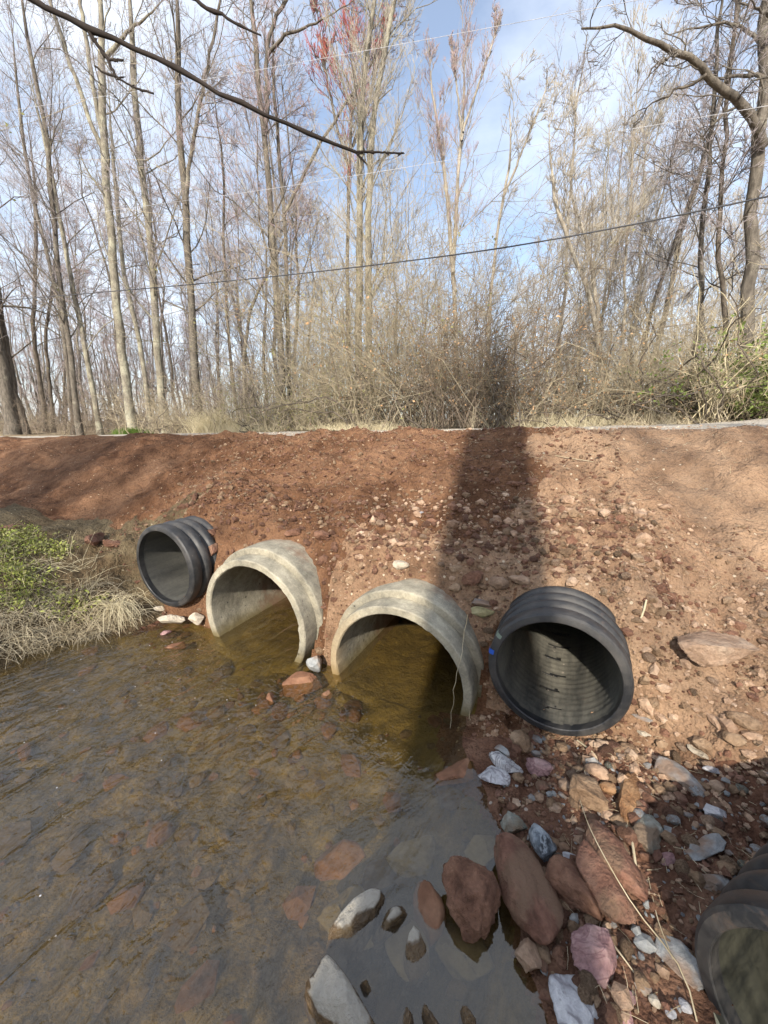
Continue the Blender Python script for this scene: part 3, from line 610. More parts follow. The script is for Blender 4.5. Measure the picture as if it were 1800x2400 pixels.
rock(C8(650, 840), C8(720, 970), 68, 'r_dark', 'rounded black and blue-grey rock above the long red rock', 0.85, 0.4, 0.08, 0.15)
rock(C8(505, 790), C8(610, 845), 60, 'r_green', 'green-grey angular rock at the water edge above the dark rock', 0.7, 0.95, 0.08, 0.2)
rock(C8(470, 500), C8(580, 590), 52, 'r_white', 'upper white and grey angular rock at the water edge under the black pipe', 0.6, 0.95, 0.07, 0.1)
rock(C8(410, 600), C8(540, 620), 52, 'r_white', 'lower white-streaked angular rock touching the water below the black pipe', 0.6, 0.95, 0.07, 0.1)
rock(C8(480, 478), C8(545, 500), 28, 'r_grey', 'small blue-grey wedge behind the white angular rocks', 0.9, 0.95, 0.04, 0.1)
rock(C8(540, 430), C8(630, 470), 72, 'r_brown', 'rough tan rock propped against the left foot of the large black pipe', 0.95, 0.5, 0.12, 0.1)
rock(C8(615, 560), C8(730, 575), 48, 'r_pink', 'pinkish rough rock beside the white angular rocks', 0.75, 0.7, 0.10, 0.2)
rock(C8(655, 635), C8(715, 650), 30, 'r_red', 'small smooth reddish oval stone below the pinkish rock', 0.8, 0.3, 0.04, 0.2)
rock(C8(742, 470), C8(802, 474), 30, 'r_brown', 'small flat-topped brown stone under the mouth of the large black pipe', 0.8, 0.7, 0.08, 0.2)
rock(C8(868, 555), C8(985, 590), 52, 'r_tan', 'flat rounded tan stone with a dark broken edge below the black pipe', 0.6, 0.5, 0.06, 0.2)
rock(C8(815, 640), C8(970, 745), 88, 'r_brown', 'large rough light brown rock in the middle of the stony shore', 0.7, 0.8, 0.10, 0.2)
rock(C8(940, 630), C8(990, 690), 40, 'r_orange', 'orange-tan stone wedged beside the large rough brown rock', 0.8, 0.6, 0.06, 0.2)
rock(C8(1075, 580), C8(1035, 800), 50, 'r_orange', 'upright long orange-brown clod above the dry stick', 0.9, 0.4, 0.12, 0.15)
rock(C8(1190, 545), C8(1390, 680), 76, 'r_grey', 'large blue-grey flat slab on the right of the shore', 0.45, 0.9, 0.04, 0.15)
rock(C8(1130, 755), C8(1150, 930), 74, 'r_green', 'upright green-grey slab beside the dry stick', 0.5, 0.9, 0.06, 0.2)
rock(C8(1310, 930), C8(1465, 880), 52, 'r_grey', 'layered grey and tan stone near the loose corner pipe', 0.6, 0.9, 0.06, 0.2)
rock(C8(1385, 775), C8(1470, 750), 46, 'r_white', 'grey quartz lump above the layered stone', 0.8, 0.9, 0.08, 0.2)
rock(C8(1380, 1075), C8(1490, 1045), 46, 'r_grey', 'blue-grey stone tucked against the loose corner pipe', 0.7, 0.9, 0.05, 0.2)
rock(C8(1215, 1270), C8(1345, 1520), 108, 'r_grey', 'broad pale grey slab lying flat beside the corner pipe mouth', 0.25, 0.9, 0.04, 0.2)
rock(C8(1265, 160), C8(1545, 25), 135, 'r_tan', 'big flat tan rock in the sun right of the large black pipe', 0.5, 0.75, 0.05, 0.1)
rock(C8(1480, 320), C8(1620, 430), 46, 'r_brown', 'upper of two oblong brown stones near the right edge', 0.75, 0.5, 0.05, 0.2)
rock(C8(1470, 400), C8(1530, 500), 50, 'r_brown', 'lower of two oblong brown stones near the right edge', 0.75, 0.5, 0.05, 0.2)
rock(C8(1310, 465), C8(1400, 520), 30, 'r_pale', 'cream broken flake above the blue-grey slab', 0.4, 0.95, 0.06, 0.1)
rock(C8(1368, 580), C8(1460, 565), 18, 'r_white', 'thin white shard right of the cream flake', 0.8, 0.95, 0.05, 0.1)
rock(C8(1090, 432), C8(1155, 415), 16, 'r_pale', 'thin pale shard under the right foot of the large black pipe', 0.8, 0.95, 0.05, 0.1)
rock(C8(1070, 330), C8(1160, 370), 18, 'r_grey', 'thin grey slate wedged under the right side of the large black pipe', 0.5, 0.95, 0.03, 0.1)
rock(C8(920, 440), C8(975, 470), 30, 'r_tan', 'knobbly light tan stone under the bottom of the large black pipe', 0.8, 0.7, 0.10, 0.2)
rock(C8(1205, 970), C8(1240, 930), 34, 'r_pink', 'small pink stone beside the green-grey slab', 0.7, 0.5, 0.06, 0.2)
rock(C8(775, 930), C8(815, 975), 40, 'r_white', 'small bluish white chip beside the dark rounded rock', 0.5, 0.95, 0.08, 0.1)
rock(C8(1440, 990), C8(1510, 1010), 42, 'r_brown', 'rounded brown stone above the loose corner pipe', 0.7, 0.5, 0.06, 0.2)
rock(C8(1150, 1540), C8(1185, 1600), 28, 'r_pale', 'rounded cream pebble near the bottom beside the corner pipe', 0.7, 0.2, 0.03, 0.2, cat='pebble', name='pebble')
rock(C8(1215, 1615), C8(1260, 1630), 24, 'r_white', 'rounded white pebble at the bottom edge', 0.7, 0.2, 0.03, 0.2, cat='pebble', name='pebble')
rock(C8(1275, 1560), C8(1320, 1620), 30, 'r_white', 'pale blue-grey pebble beside the white pebble', 0.6, 0.4, 0.03, 0.2, cat='pebble', name='pebble')
rock(C8(1030, 1540), C8(1085, 1575), 34, 'r_pink', 'flat dull pink stone near the bottom edge', 0.5, 0.8, 0.04, 0.2)
rock(C8(1020, 1600), C8(1090, 1690), 46, 'r_pink', 'pinkish tapering slab cut by the bottom edge', 0.4, 0.9, 0.04, 0.2)
rock(C8(372, 1112), C8(402, 1135), 26, 'r_white', 'round white pebble sitting on the red earth clod', 0.9, 0.1, 0.02, -3.4, cat='pebble', name='pebble')
# slope stones
C6 = lambda x, y: (900 + 0.5425 * x, 1000 + 0.5425 * y)
rock(C6(455, 720), C6(535, 715), 46, 'r_tan', 'rounded tan stone against the shoulder of the large black pipe', 0.95, 0.3, 0.07, 0.15)
rock(C6(540, 695), C6(630, 675), 32, 'r_tan', 'smooth oval tan stone lying on top of the large black pipe', 0.8, 0.3, 0.05, 0.1)
rock(C6(335, 660), C6(425, 650), 46, 'r_clod', 'rough reddish clod above the gap between concrete and black pipes', 0.9, 0.5, 0.14, 0.2)
rock(C6(405, 705), C6(448, 705), 22, 'r_brown', 'small round brown stone between the clod and the tan stone', 0.9, 0.3, 0.05, 0.2)
rock(C6(280, 705), C6(335, 710), 30, 'r_brown', 'round brown stone at the shoulder of the shaded concrete pipe', 0.9, 0.3, 0.06, 0.2)
rock(C6(40, 600), C6(108, 610), 34, 'r_pale', 'pale rounded stone on top of the shaded concrete pipe', 0.7, 0.3, 0.04, 0.2)
rock(C6(610, 235), C6(680, 232), 28, 'r_clod', 'round clod high on the slope in the tree shadow, right one of two', 0.8, 0.4, 0.1, 0.25)
rock(C6(525, 238), C6(605, 232), 24, 'r_clod', 'long clod high on the slope in the tree shadow, left one of two', 0.8, 0.4, 0.1, 0.25)
rock(C6(755, 548), C6(815, 540), 28, 'r_brown', 'lone round stone on the slope above the large black pipe', 0.8, 0.4, 0.06, 0.25)
rock(C6(1190, 355), C6(1242, 355), 24, 'r_tan', 'lone tan stone on the sunlit ramp at the right', 0.7, 0.4, 0.06, 0.3)
rock(C6(140, 378), C6(172, 370), 12, 'r_white', 'small white chip on the red slope above the shaded concrete pipe', 0.6, 0.8, 0.06, 0.2)
rock(C6(375, 840), C6(475, 815), 40, 'r_olive', 'olive-stained flat stone jammed beside the large black pipe', 0.6, 0.9, 0.05, 0.2)
rock(C6(380, 775), C6(470, 775), 30, 'r_grey', 'dusty grey stone above the olive-stained one', 0.6, 0.8, 0.08, 0.3)
rock(C6(500, 620), C6(535, 625), 24, 'r_brown', 'dull brown stone uphill of the oval tan stone', 0.8, 0.4, 0.06, 0.25)
rock(C6(575, 480), C6(635, 475), 22, 'r_tan', 'flat tan stone at the lower end of the tree shadow', 0.7, 0.5, 0.06, 0.25)
C5 = lambda x, y: (0.5425 * x, 1000 + 0.5425 * y)
rock(C5(388, 545), C5(435, 480), 34, 'r_red', 'upright reddish stone at the top of the grassy bank', 0.95, 0.8, 0.06, 0.1)
rock(C5(450, 510), C5(545, 495), 30, 'r_clod', 'flat red clod right of the upright reddish stone', 0.7, 0.5, 0.1, 0.25)
rock(C5(0, 455), C5(95, 430), 32, 'r_clod', 'dark clod at the far left above the weeds', 0.8, 0.5, 0.12, 0.25)
rock(C5(900, 590), C5(940, 545), 34, 'r_red', 'angular red stone between the small black pipe and concrete pipe', 1.2, 0.8, 0.06, 0.1)
rock(C5(895, 490), C5(935, 460), 26, 'r_clod', 'crumbly clod against the right side of the small black pipe', 0.9, 0.5, 0.12, 0.2)
rock(C5(1230, 465), C5(1300, 455), 26, 'r_clod', 'red clod lying on top of the sunlit concrete pipe', 0.8, 0.7, 0.1, 0.2)
rock(C5(1360, 500), C5(1425, 490), 36, 'r_clod', 'round red clod above the right shoulder of the sunlit concrete pipe', 0.8, 0.5, 0.1, 0.25)
rock(C5(680, 850), C5(795, 850), 32, 'r_pale', 'flat pale grey slab at the water edge under the small black pipe', 0.8, 0.9, 0.05, 0.0, wz=0.05)
rock(C5(818, 860), C5(884, 850), 34, 'r_pale', 'cream block beside the left foot of the sunlit concrete pipe', 1.0, 0.8, 0.06, 0.0, wz=0.03)
rock(C5(692, 900), C5(740, 893), 14, 'r_pink', 'small pinkish stone half in the water below the pale slab', 0.9, 0.7, 0.06, 0.1, wz=0.0)
rock(C5(670, 790), C5(712, 780), 16, 'r_pale', 'small pale chip under the rim of the small black pipe', 0.8, 0.8, 0.06, 0.1)
rock(C5(1330, 1050), C5(1390, 1060), 40, 'r_grey', 'pointed grey-white rock standing in the water between the concrete pipes', 1.3, 0.95, 0.04, 0.05, wz=0.0)
# stones in the stream
def emergent(a, b, wpx, mat, label, top=0.07, ang=0.8, rough=0.06, sharp=1.0):
    A = atZ(*a, 0.03); Bp = atZ(*b, 0.03); d = Bp - A; c = (A + Bp) / 2; L = math.hypot(d[0], d[1]); dep = c[1] * CT + (EYE - c[2]) * ST; w = wpx * dep / F
    h = top + 0.17; _rs[0] += 1
    tag(add_rock(c[0], c[1], top - h / 2, (L * 1.28, w * 1.3, h), math.atan2(d[1], d[0]), _rs[0], mat, ang, rough), label, 'rock')
E7 = lambda x, y: (700 + 0.3315 * x, 1980 + 0.3315 * y)
emergent(E7(215, 690), E7(565, 360), 62, 'r_cap', 'long brown rock with dry white top breaking the calm water', 0.055)
emergent(E7(550, 560), E7(765, 365), 34, 'r_cap', 'slim brown rock with a white spot, right of the long white-topped one', 0.055)
emergent(E7(900, 230), E7(960, 560), 58, 'r_subred', 'pinkish-brown upright slab in the water left of the red clod', 0.04)
emergent(E7(810, 590), E7(850, 815), 46, 'r_cap', 'small pointed rock with white tip in the calm water', 0.055)
emergent(E7(180, 1240), E7(400, 950), 140, 'r_cap', 'large rock with broad white dry face at the bottom edge', 0.09)
emergent(E7(430, 900), E7(520, 1000), 20, 'r_wet', 'small dark wet stone beside the large white-faced rock', 0.04)
emergent(E7(720, 1250), E7(810, 1140), 46, 'r_wet', 'first of three wet brown stones along the bottom edge', 0.04)
emergent(E7(930, 1260), E7(1010, 1170), 54, 'r_wet', 'middle of three wet brown stones along the bottom edge', 0.04)
emergent(E7(1190, 1270), E7(1215, 1110), 40, 'r_wet', 'last of three wet brown stones, a pointed one nearest the shore', 0.04)
def sub(a, b, w, mat, label, z=-0.10, hr=0.25): rock(a, b, w * 1.1, mat, label, hr, 0.9, 0.04, 0.3, wz=z * 0.55, cat='rock')
sub(E7(1040, 1070), E7(1180, 1000), 40, 'r_wet', 'small brown stone just under the calm water near the shore', -0.05)
sub(E7(660, 180), E7(980, 20), 92, 'r_slab', 'pale silted slab under water, longest in the calm pool')
sub(E7(1180, 50), E7(1480, 40), 74, 'r_slab', 'grey silted slab under water beside the green-grey rock', -0.07)
sub(E7(640, 780), E7(900, 640), 140, 'r_slab', 'broad silted slab under water below the pointed rock')
sub(E7(1040, 860), E7(1280, 640), 130, 'r_slab', 'broad silted slab under water below the red clod', -0.09)
sub(E7(120, 160), E7(460, 110), 84, 'r_subred', 'reddish silted boulder under water at the edge of the ripples', -0.12, 0.5)
sub(E7(250, 700), E7(520, 420), 150, 'r_slab', 'wide brown slab under water around the white-topped rock', -0.13)
sub(C5(1225, 1135), C5(1385, 1105), 66, 'r_subred', 'reddish boulder under water in front of the sunlit concrete pipe', -0.08, 0.6)
sub(C5(1145, 1200), C5(1200, 1175), 34, 'r_subred', 'small round red stone under water by the reddish boulder', -0.05, 0.9)
sub(C5(1390, 1165), C5(1435, 1165), 26, 'r_subred', 'small red stone under water between the concrete pipes', -0.05, 0.9)
sub(C5(710, 965), C5(800, 945), 30, 'r_subred', 'brown stone under water below the pale bank slab', -0.05, 0.6)
sub(C8(215, 600), C8(405, 560), 60, 'r_subred', 'rusty red rock under water left of the white angular rocks', -0.05, 0.5)
sub(C8(450, 720), C8(580, 690), 70, 'r_subred', 'amber lit rock under the shallow water below the white rocks', -0.06, 0.4)
sub(C8(230, 640), C8(330, 720), 66, 'r_sub', 'grey square slab under water near the reflection edge', -0.10)

# loose stones that nothing tells apart: shared shapes, each its own object
rngS = np.random.default_rng(42)
protos = {}
def loose(n, spots, mats, lab, group, size, name='stone', cat='stone'):
    for k in range(n):
        x, y = spots(k); z = ground_z(x, y); sz = size * rngS.uniform(0.6, 1.5) ** 1.2; mt = mats[k % len(mats)]; pv = int(rngS.integers(0, 6))
        if (mt, pv) not in protos:
            V, Fc = rock_verts(900 + pv, (1.0, rngS.uniform(0.65, 0.9), rngS.uniform(0.5, 0.75)), 0.6, 0.12, 3)
            protos[(mt, pv)] = mesh_from(name, V, None, Fc, [M[mt]])
        o = obj(name, protos[(mt, pv)], loc=(x, y, z + sz * 0.12), rot=(rngS.uniform(-.4, .4), rngS.uniform(-.4, .4), rngS.uniform(0, 6.28)), scale=(sz, sz, sz))
        tag(o, lab, cat, group)
def spot_st(s0, s1, t0, t1, reject=None):
    def f(k):
        for _ in range(200):
            s = rngS.uniform(s0, s1); t = rngS.uniform(t0, t1)
            if reject is None or not reject(s, t): return st2xy(s, t)
        return st2xy(s, t)
    return f
def near_corner(s, t):
    x, y = st2xy(s, t); u = (x - 1.035) * 0.883 + (y - 0.60) * 0.469; d = np.abs((x - 1.035) * 0.469 - (y - 0.60) * 0.883); return (u > -0.05) & (d < 0.31)
def in_pipe(s, t):
    if near_corner(s, t): return True
    z = float(height(np.array([s]), np.array([t]))[0])
    if z < 0.02: return True
    for sc, zc, ro, t0 in CULV.values():
        if t > t0 - 0.05 and math.hypot(s - sc, z - zc) < ro + 0.02: return True
    return False
loose(58, spot_st(-0.55, 0.5, 2.2, 3.3, in_pipe), ['r_brown', 'r_tan', 'r_clod', 'r_brown'], 'dusty brown stone in the rubble between the shaded concrete pipe and large black pipe', 'rubble above the pipes', 0.045)
loose(26, spot_st(-1.7, -0.5, 2.15, 3.0, in_pipe), ['r_clod', 'r_clod', 'r_tan'], 'red clod in the crumbled earth between the two concrete pipes', 'clods between the concrete pipes', 0.05)
loose(36, spot_st(-3.4, -1.7, 2.3, 3.1, in_pipe), ['r_clod', 'r_clod', 'r_clod'], 'red clod on the earth above the small black and sunlit concrete pipes', 'clods above the left pipes', 0.05)
loose(92, spot_st(0.02, 1.5, 0.75, 2.1, in_pipe), ['r_brown', 'r_grey', 'r_clod', 'r_brown', 'r_green', 'r_red', 'r_clod', 'r_tan'], 'small mixed stone scattered on the damp shore', 'stones on the damp shore', 0.05)
loose(46, spot_st(0.55, 2.3, 1.95, 2.9, in_pipe), ['r_tan', 'r_brown', 'r_tan', 'r_brown'], 'small tan stone on the sunny slope right of the large black pipe', 'stones on the sunny slope', 0.04)
loose(28, spot_st(-3.6, 1.8, 2.7, 4.3, in_pipe), ['r_pale', 'r_tan'], 'small pale chip embedded in the upper earth slope', 'chips in the upper slope', 0.020)
loose(20, spot_st(-2.0, -1.2, 1.45, 2.0), ['r_subred', 'r_red', 'r_subred'], 'red-brown cobble on the shoal in front of the concrete pipes', 'cobbles on the shoal', 0.085)
loose(12, spot_st(-3.2, -0.4, 0.6, 2.0), ['r_sub', 'r_subred', 'r_sub'], 'small stone on the bed of the rippled stream', 'stones on the stream bed', 0.085)

def scatter_stuff(name, label, mats, n, s0, s1, t0, t1, size, power=1.6, cond=None, bed=False):
    B = Build(); U, Fc = ico(1); s = rngS.uniform(s0, s1, n); t = rngS.uniform(t0, t1, n); z = height(s, t)
    ok = (z > 0.01) if not bed else (z < -0.03)
    for sc, zc, ro, tt in CULV.values(): ok &= ~((t > tt - 0.03) & (np.hypot(s - sc, z - zc) < ro + 0.01))
    ok &= ~near_corner(s, t)
    if cond is not None: ok &= cond(s, t)
    s, t, z = s[ok], t[ok], z[ok]; n = len(s); x, y = st2xy(s, t)
    sz = size * (0.35 + rngS.pareto(3.0, n) * 0.9).clip(0, 2.2)
    W = np.repeat(U[None], n, 0) * (1 + rngS.uniform(-.32, .32, (n, len(U), 1))) * rngS.uniform(0.55, 1.2, (n, 1, 3))
    a = rngS.uniform(0, 6.28, n); ca, sa = np.cos(a)[:, None], np.sin(a)[:, None]
    W = np.stack([W[..., 0] * ca - W[..., 1] * sa, W[..., 0] * sa + W[..., 1] * ca, W[..., 2] * (0.35 if bed else 0.75)], -1) * sz[:, None, None]
    W += np.stack([x, y, z + sz * 0.2], -1)[:, None]
    m = rngS.integers(0, len(mats), n)
    for k in range(len(mats)):
        w = W[m == k]; f = (Fc[None] + (np.arange(len(w)) * len(U))[:, None, None]).reshape(-1, 3); B.add(w, None, f, k)
    o = obj(name, B.mesh(name, [M[q] for q in mats], smooth=False)); tag(o, label, kind='stuff'); return o
scatter_stuff('bed_gravel', 'stones and silt lumps on the stream bed', ['r_sub', 'r_subred', 'r_wet', 'r_sub'], 480, -3.6, 0.0, 0.3, 2.3, 0.04, bed=True)
scatter_stuff('gravel', 'small gravel and crumbs strewn over the damp shore', ['r_brown', 'r_clod', 'r_grey', 'r_clod', 'r_tan', 'r_red', 'r_brown'], 6500, -0.2, 2.0, 0.6, 2.1, 0.015)
scatter_stuff('slope_gravel', 'crumbs and small gravel on the tan slope', ['r_tan', 'r_brown', 'r_clod', 'r_brown', 'r_clod', 'r_brown'], 6500, -0.6, 2.6, 1.95, 3.4, 0.0095)
scatter_stuff('slope_clods', 'small earth crumbs on the red embankment', ['r_clod', 'r_clod', 'r_clod', 'r_brown'], 8000, -4.4, 0.3, 2.2, 4.6, 0.013)
scatter_stuff('rubble', 'crumbled clods heaped on and between the culvert pipes', ['r_clod', 'r_clod', 'r_brown', 'r_clod'], 2400, -3.5, 0.6, 2.15, 3.0, 0.017)
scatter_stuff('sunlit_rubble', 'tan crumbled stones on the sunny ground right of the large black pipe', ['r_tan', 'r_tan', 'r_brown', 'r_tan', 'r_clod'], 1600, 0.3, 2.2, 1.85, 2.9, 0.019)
scatter_stuff('tan_rubble', 'coarse tan crumbs heaped round the shaded concrete pipe', ['r_tan', 'r_brown', 'r_tan', 'r_clod'], 1100, -1.6, 0.5, 2.15, 3.3, 0.021)
scatter_stuff('road_gravel', 'loose gravel along the road edge', ['r_pale', 'r_tan'], 1500, -8, 4, 4.6, 6.0, 0.014)

# ------------------------------------------------------------------ grass, straw, stems
rngG = np.random.default_rng(7)
def blades(n, x, y, z, L, up, spread, droop, width, K=5, lean=None):
    d = rngG.normal(size=(n, 3)) * spread; d[:, 2] = np.abs(d[:, 2]) * 0.4 + up
    if lean is not None: d += lean
    d /= np.linalg.norm(d, axis=1, keepdims=True); P = np.zeros((n, K, 3)); P[:, 0] = np.stack([x, y, z], 1); st = (L / (K - 1))[:, None]
    for k in range(1, K):
        P[:, k] = P[:, k - 1] + d * st; d = d + rngG.normal(size=(n, 3)) * 0.16; d[:, 2] -= droop; d /= np.linalg.norm(d, axis=1, keepdims=True)
    R = width * np.linspace(1, 0.35, K)[None] * rngG.uniform(0.7, 1.3, (n, 1)); return P, R
# dead grass draping from the left bank
def bank_pts(n, tmin=0.2, tmax=2.35, e0=-0.02, e1=1.3, pw=1.0):
    tmax = min(tmax, 2.02); t = rngG.uniform(tmin, tmax, n); e = e0 + (e1 - e0) * rngG.random(n) ** pw; s = s_left(t) - e - 0.08 * fbm(t, t, 2.0, 2, 5)
    x, y = st2xy(s, t); return x, y, height(s, t)
B = Build()
x, y, z = bank_pts(2600, 0.1, 2.3, -0.02, 0.5)
P, R = blades(2600, x, y, z, rngG.uniform(0.07, 0.24, 2600), 0.5, 0.9, 0.42, 0.002, lean=np.array([0.3, -0.25, 0])); B.tube(P[:1500], R[:1500], 3, 0); B.tube(P[1500:], R[1500:], 3, 2)
x, y, z = bank_pts(800, 0.1, 2.2, -0.03, 0.26)
P, R = blades(800, x, y, z + 0.03, rngG.uniform(0.08, 0.30, 800), 0.4, 0.75, 0.5, 0.002, lean=np.array([0.35, -0.3, 0])); B.tube(P, R, 3, 0)
x, y, z = bank_pts(700, 0.1, 2.6, 0.1, 1.6)
P, R = blades(700, x, y, z, rngG.uniform(0.15, 0.4, 700), 0.25, 0.9, 0.2, 0.002); B.tube(P, R, 3, 1)
c = bank_pts(1, 1.86, 1.9, 0.05, 0.1)
P, R = blades(90, np.full(90, c[0][0]) + rngG.normal(size=90) * 0.05, np.full(90, c[1][0]) + rngG.normal(size=90) * 0.05, np.full(90, c[2][0]) + 0.1, rngG.uniform(0.2, 0.42, 90), 0.6, 0.5, 0.6, 0.0022, lean=np.array([0.35, -0.5, 0])); B.tube(P, R, 3, 1)
tag(obj('dead_grass', B.mesh('dead_grass', [M['straw'], M['strawp'], M['vine']])), 'pale dead grass draping from the left bank to the water', kind='stuff')
def leaf_quads(C, size, rng, up=0.5, aspect=2.2):
    n = len(C); d = rng.normal(size=(n, 3)); d[:, 2] = np.abs(d[:, 2]) * up + 0.1; d /= np.linalg.norm(d, axis=1, keepdims=True)
    w = np.cross(d, rng.normal(size=(n, 3))); w /= np.linalg.norm(w, axis=1, keepdims=True) + 1e-9
    s = (size * rng.uniform(0.6, 1.4, n))[:, None]; nn = np.cross(d, w)
    V = np.stack([C, C + d * s * 0.5 + w * s * 0.5 / aspect * 1.1 + nn * s * 0.08, C + d * s, C + d * s * 0.5 - w * s * 0.5 / aspect * 1.1 + nn * s * 0.08], 1)
    Q = np.arange(n)[:, None] * 4 + np.arange(4); return V.reshape(-1, 3), Q
B = Build()
npl = 700; x, y, z = bank_pts(npl, 0.3, 2.5, 0.2, 1.9)
keepg = fbm(x, y, 2.6, 3, 91) > -0.18; x, y, z = x[keepg], y[keepg], z[keepg]
for q in range(24):
    C = np.stack([x, y, z], 1) + rngG.normal(size=(len(x), 3)) * np.array([0.045, 0.045, 0.03]) + np.array([0, 0, 0.055]); V, Q = leaf_quads(C, 0.032, rngG, 0.9, 3.0); B.add(V, Q, m=q % 2)
P, R = blades(len(x), x, y, z - 0.02, rngG.uniform(0.06, 0.14, len(x)), 1.0, 0.3, 0.05, 0.002); B.tube(P, R, 3, 0)
tag(obj('weeds', B.mesh('weeds', [M['green'], M['olive']])), 'fresh green weeds growing over the left bank', kind='stuff')
# straw flecks on the slope
B = Build(); n = 900; s = rngG.uniform(-4.2, 2.4, n); t = rngG.uniform(2.3, 4.5, n); x, y = st2xy(s, t); z = height(s, t)
okp = np.ones(n, bool)
for sc, zc, ro, tt in CULV.values(): okp &= ~((t > tt - 0.05) & (np.hypot(s - sc, z - zc) < ro + 0.02))
x, y, z = x[okp], y[okp], z[okp]; n = len(x)
P, R = blades(n, x, y, z + 0.006, rngG.uniform(0.02, 0.09, n), 0.08, 1.0, 0.05, 0.0014, 3); B.tube(P, R, 3, 0)
n = 500; s = rngG.uniform(0.1, 1.9, n); t = rngG.uniform(0.7, 2.2, n); x, y = st2xy(s, t); z = height(s, t); okp = ~near_corner(s, t); x, y, z = x[okp], y[okp], z[okp]; n = len(x)
P, R = blades(n, x, y, z + 0.006, rngG.uniform(0.02, 0.08, n), 0.08, 1.0, 0.05, 0.0011, 3); B.tube(P, R, 3, 0)
tag(obj('straw_litter', B.mesh('straw_litter', [M['straw']])), 'bits of straw lying on the bare earth', kind='stuff')
B = Build(); n = 26; s = rngG.uniform(-3.3, -1.6, n); t = rngG.uniform(0.3, 1.9, n) ** 1.0; x, y = st2xy(s, t); U, Fc = ico(1)
W = U[None] * np.array([1, 1, 0.5]) * rngG.uniform(0.002, 0.0045, (n, 1, 1)) + np.stack([x, y, np.full(n, 0.002)], 1)[:, None]
B.add(W, None, (Fc[None] + (np.arange(n) * len(U))[:, None, None]).reshape(-1, 3)); tag(obj('foam', B.mesh('foam', [M['wire']])), 'tiny white foam bubbles drifting on the rippled water', kind='stuff')
# single dry stems and sticks
def stem(name, pts, r0, r1, label, cat='stem', mat='straw', lift=None):
    P = []
    for k, (px, py, up) in enumerate(pts): g = G(px, py); P.append(g * 1.0 + np.array([0, 0, up]) - 0.0)
    P = resample(P, 14); V, Q = tubes(P[None], np.linspace(r0, r1, 14)[None], 5)
    o = obj(name, mesh_from(name, V, Q, None, [M[mat]])); return tag(o, label, cat)
stem('dry_stem', [(1355, 1880, 0.03), (1375, 1990, 0.10), (1420, 2080, 0.10), (1510, 2190, 0.03), (1590, 2270, 0.05), (1620, 2340, 0.03), (1632, 2400, 0.01)], 0.0018, 0.0024, 'long curved dry stem lying over the red slabs')
stem('dry_stem', [(1518, 2060, 0.01), (1540, 2170, 0.02), (1575, 2260, 0.02)], 0.0012, 0.0018, 'short dry stem above the broad grey slab')
stem('stick', [(1466, 1938, 0.02), (1480, 1990, 0.03), (1489, 2045, 0.02)], 0.006, 0.005, 'pale dry stick beside the green-grey slab', 'stick')
stem('stick', [(1352, 1742, 0.02), (1385, 1765, 0.015), (1402, 1785, 0.01)], 0.004, 0.005, 'short peeled stick under the large black pipe', 'stick')
stem('dead_leaf_blade', [(1425, 2205, 0.01), (1455, 2250, 0.02), (1495, 2298, 0.01)], 0.004, 0.002, 'dry straw-coloured blade beside the pink block', 'leaf')
stem('stick', [(1300, 1070, 0.01), (1345, 1078, 0.01), (1390, 1085, 0.01)], 0.003, 0.003, 'long pale stick lying high on the ramp', 'stick')
stem('stick', [(1500, 1460, 0.02), (1508, 1440, 0.03), (1512, 1425, 0.05)], 0.006, 0.005, 'chip of wood standing on the slope right of the black pipe', 'stick', 'strawp')
def hang(pts, label):
    P = resample([atT(px, py, T) for px, py, T in pts], 16); P[1:-1] += np.random.default_rng(len(label)).normal(size=(14, 3)) * 0.004
    V, Q = tubes(P[None], np.linspace(0.0022, 0.0012, 16)[None], 4); tag(obj('root_strand', mesh_from('root_strand', V, Q, None, [M['straw']])), label, 'root')
hang([(1096, 1440, 2.09), (1088, 1480, 2.07), (1078, 1560, 2.05), (1065, 1595, 2.03), (1060, 1650, 2.0), (1055, 1707, 1.96)], 'thin dry root hanging across the mouth of the shaded concrete pipe')
hang([(1102, 1665, 2.08), (1100, 1700, 2.06), (1090, 1712, 2.02)], 'short dry root hanging from the foot of the shaded concrete pipe')

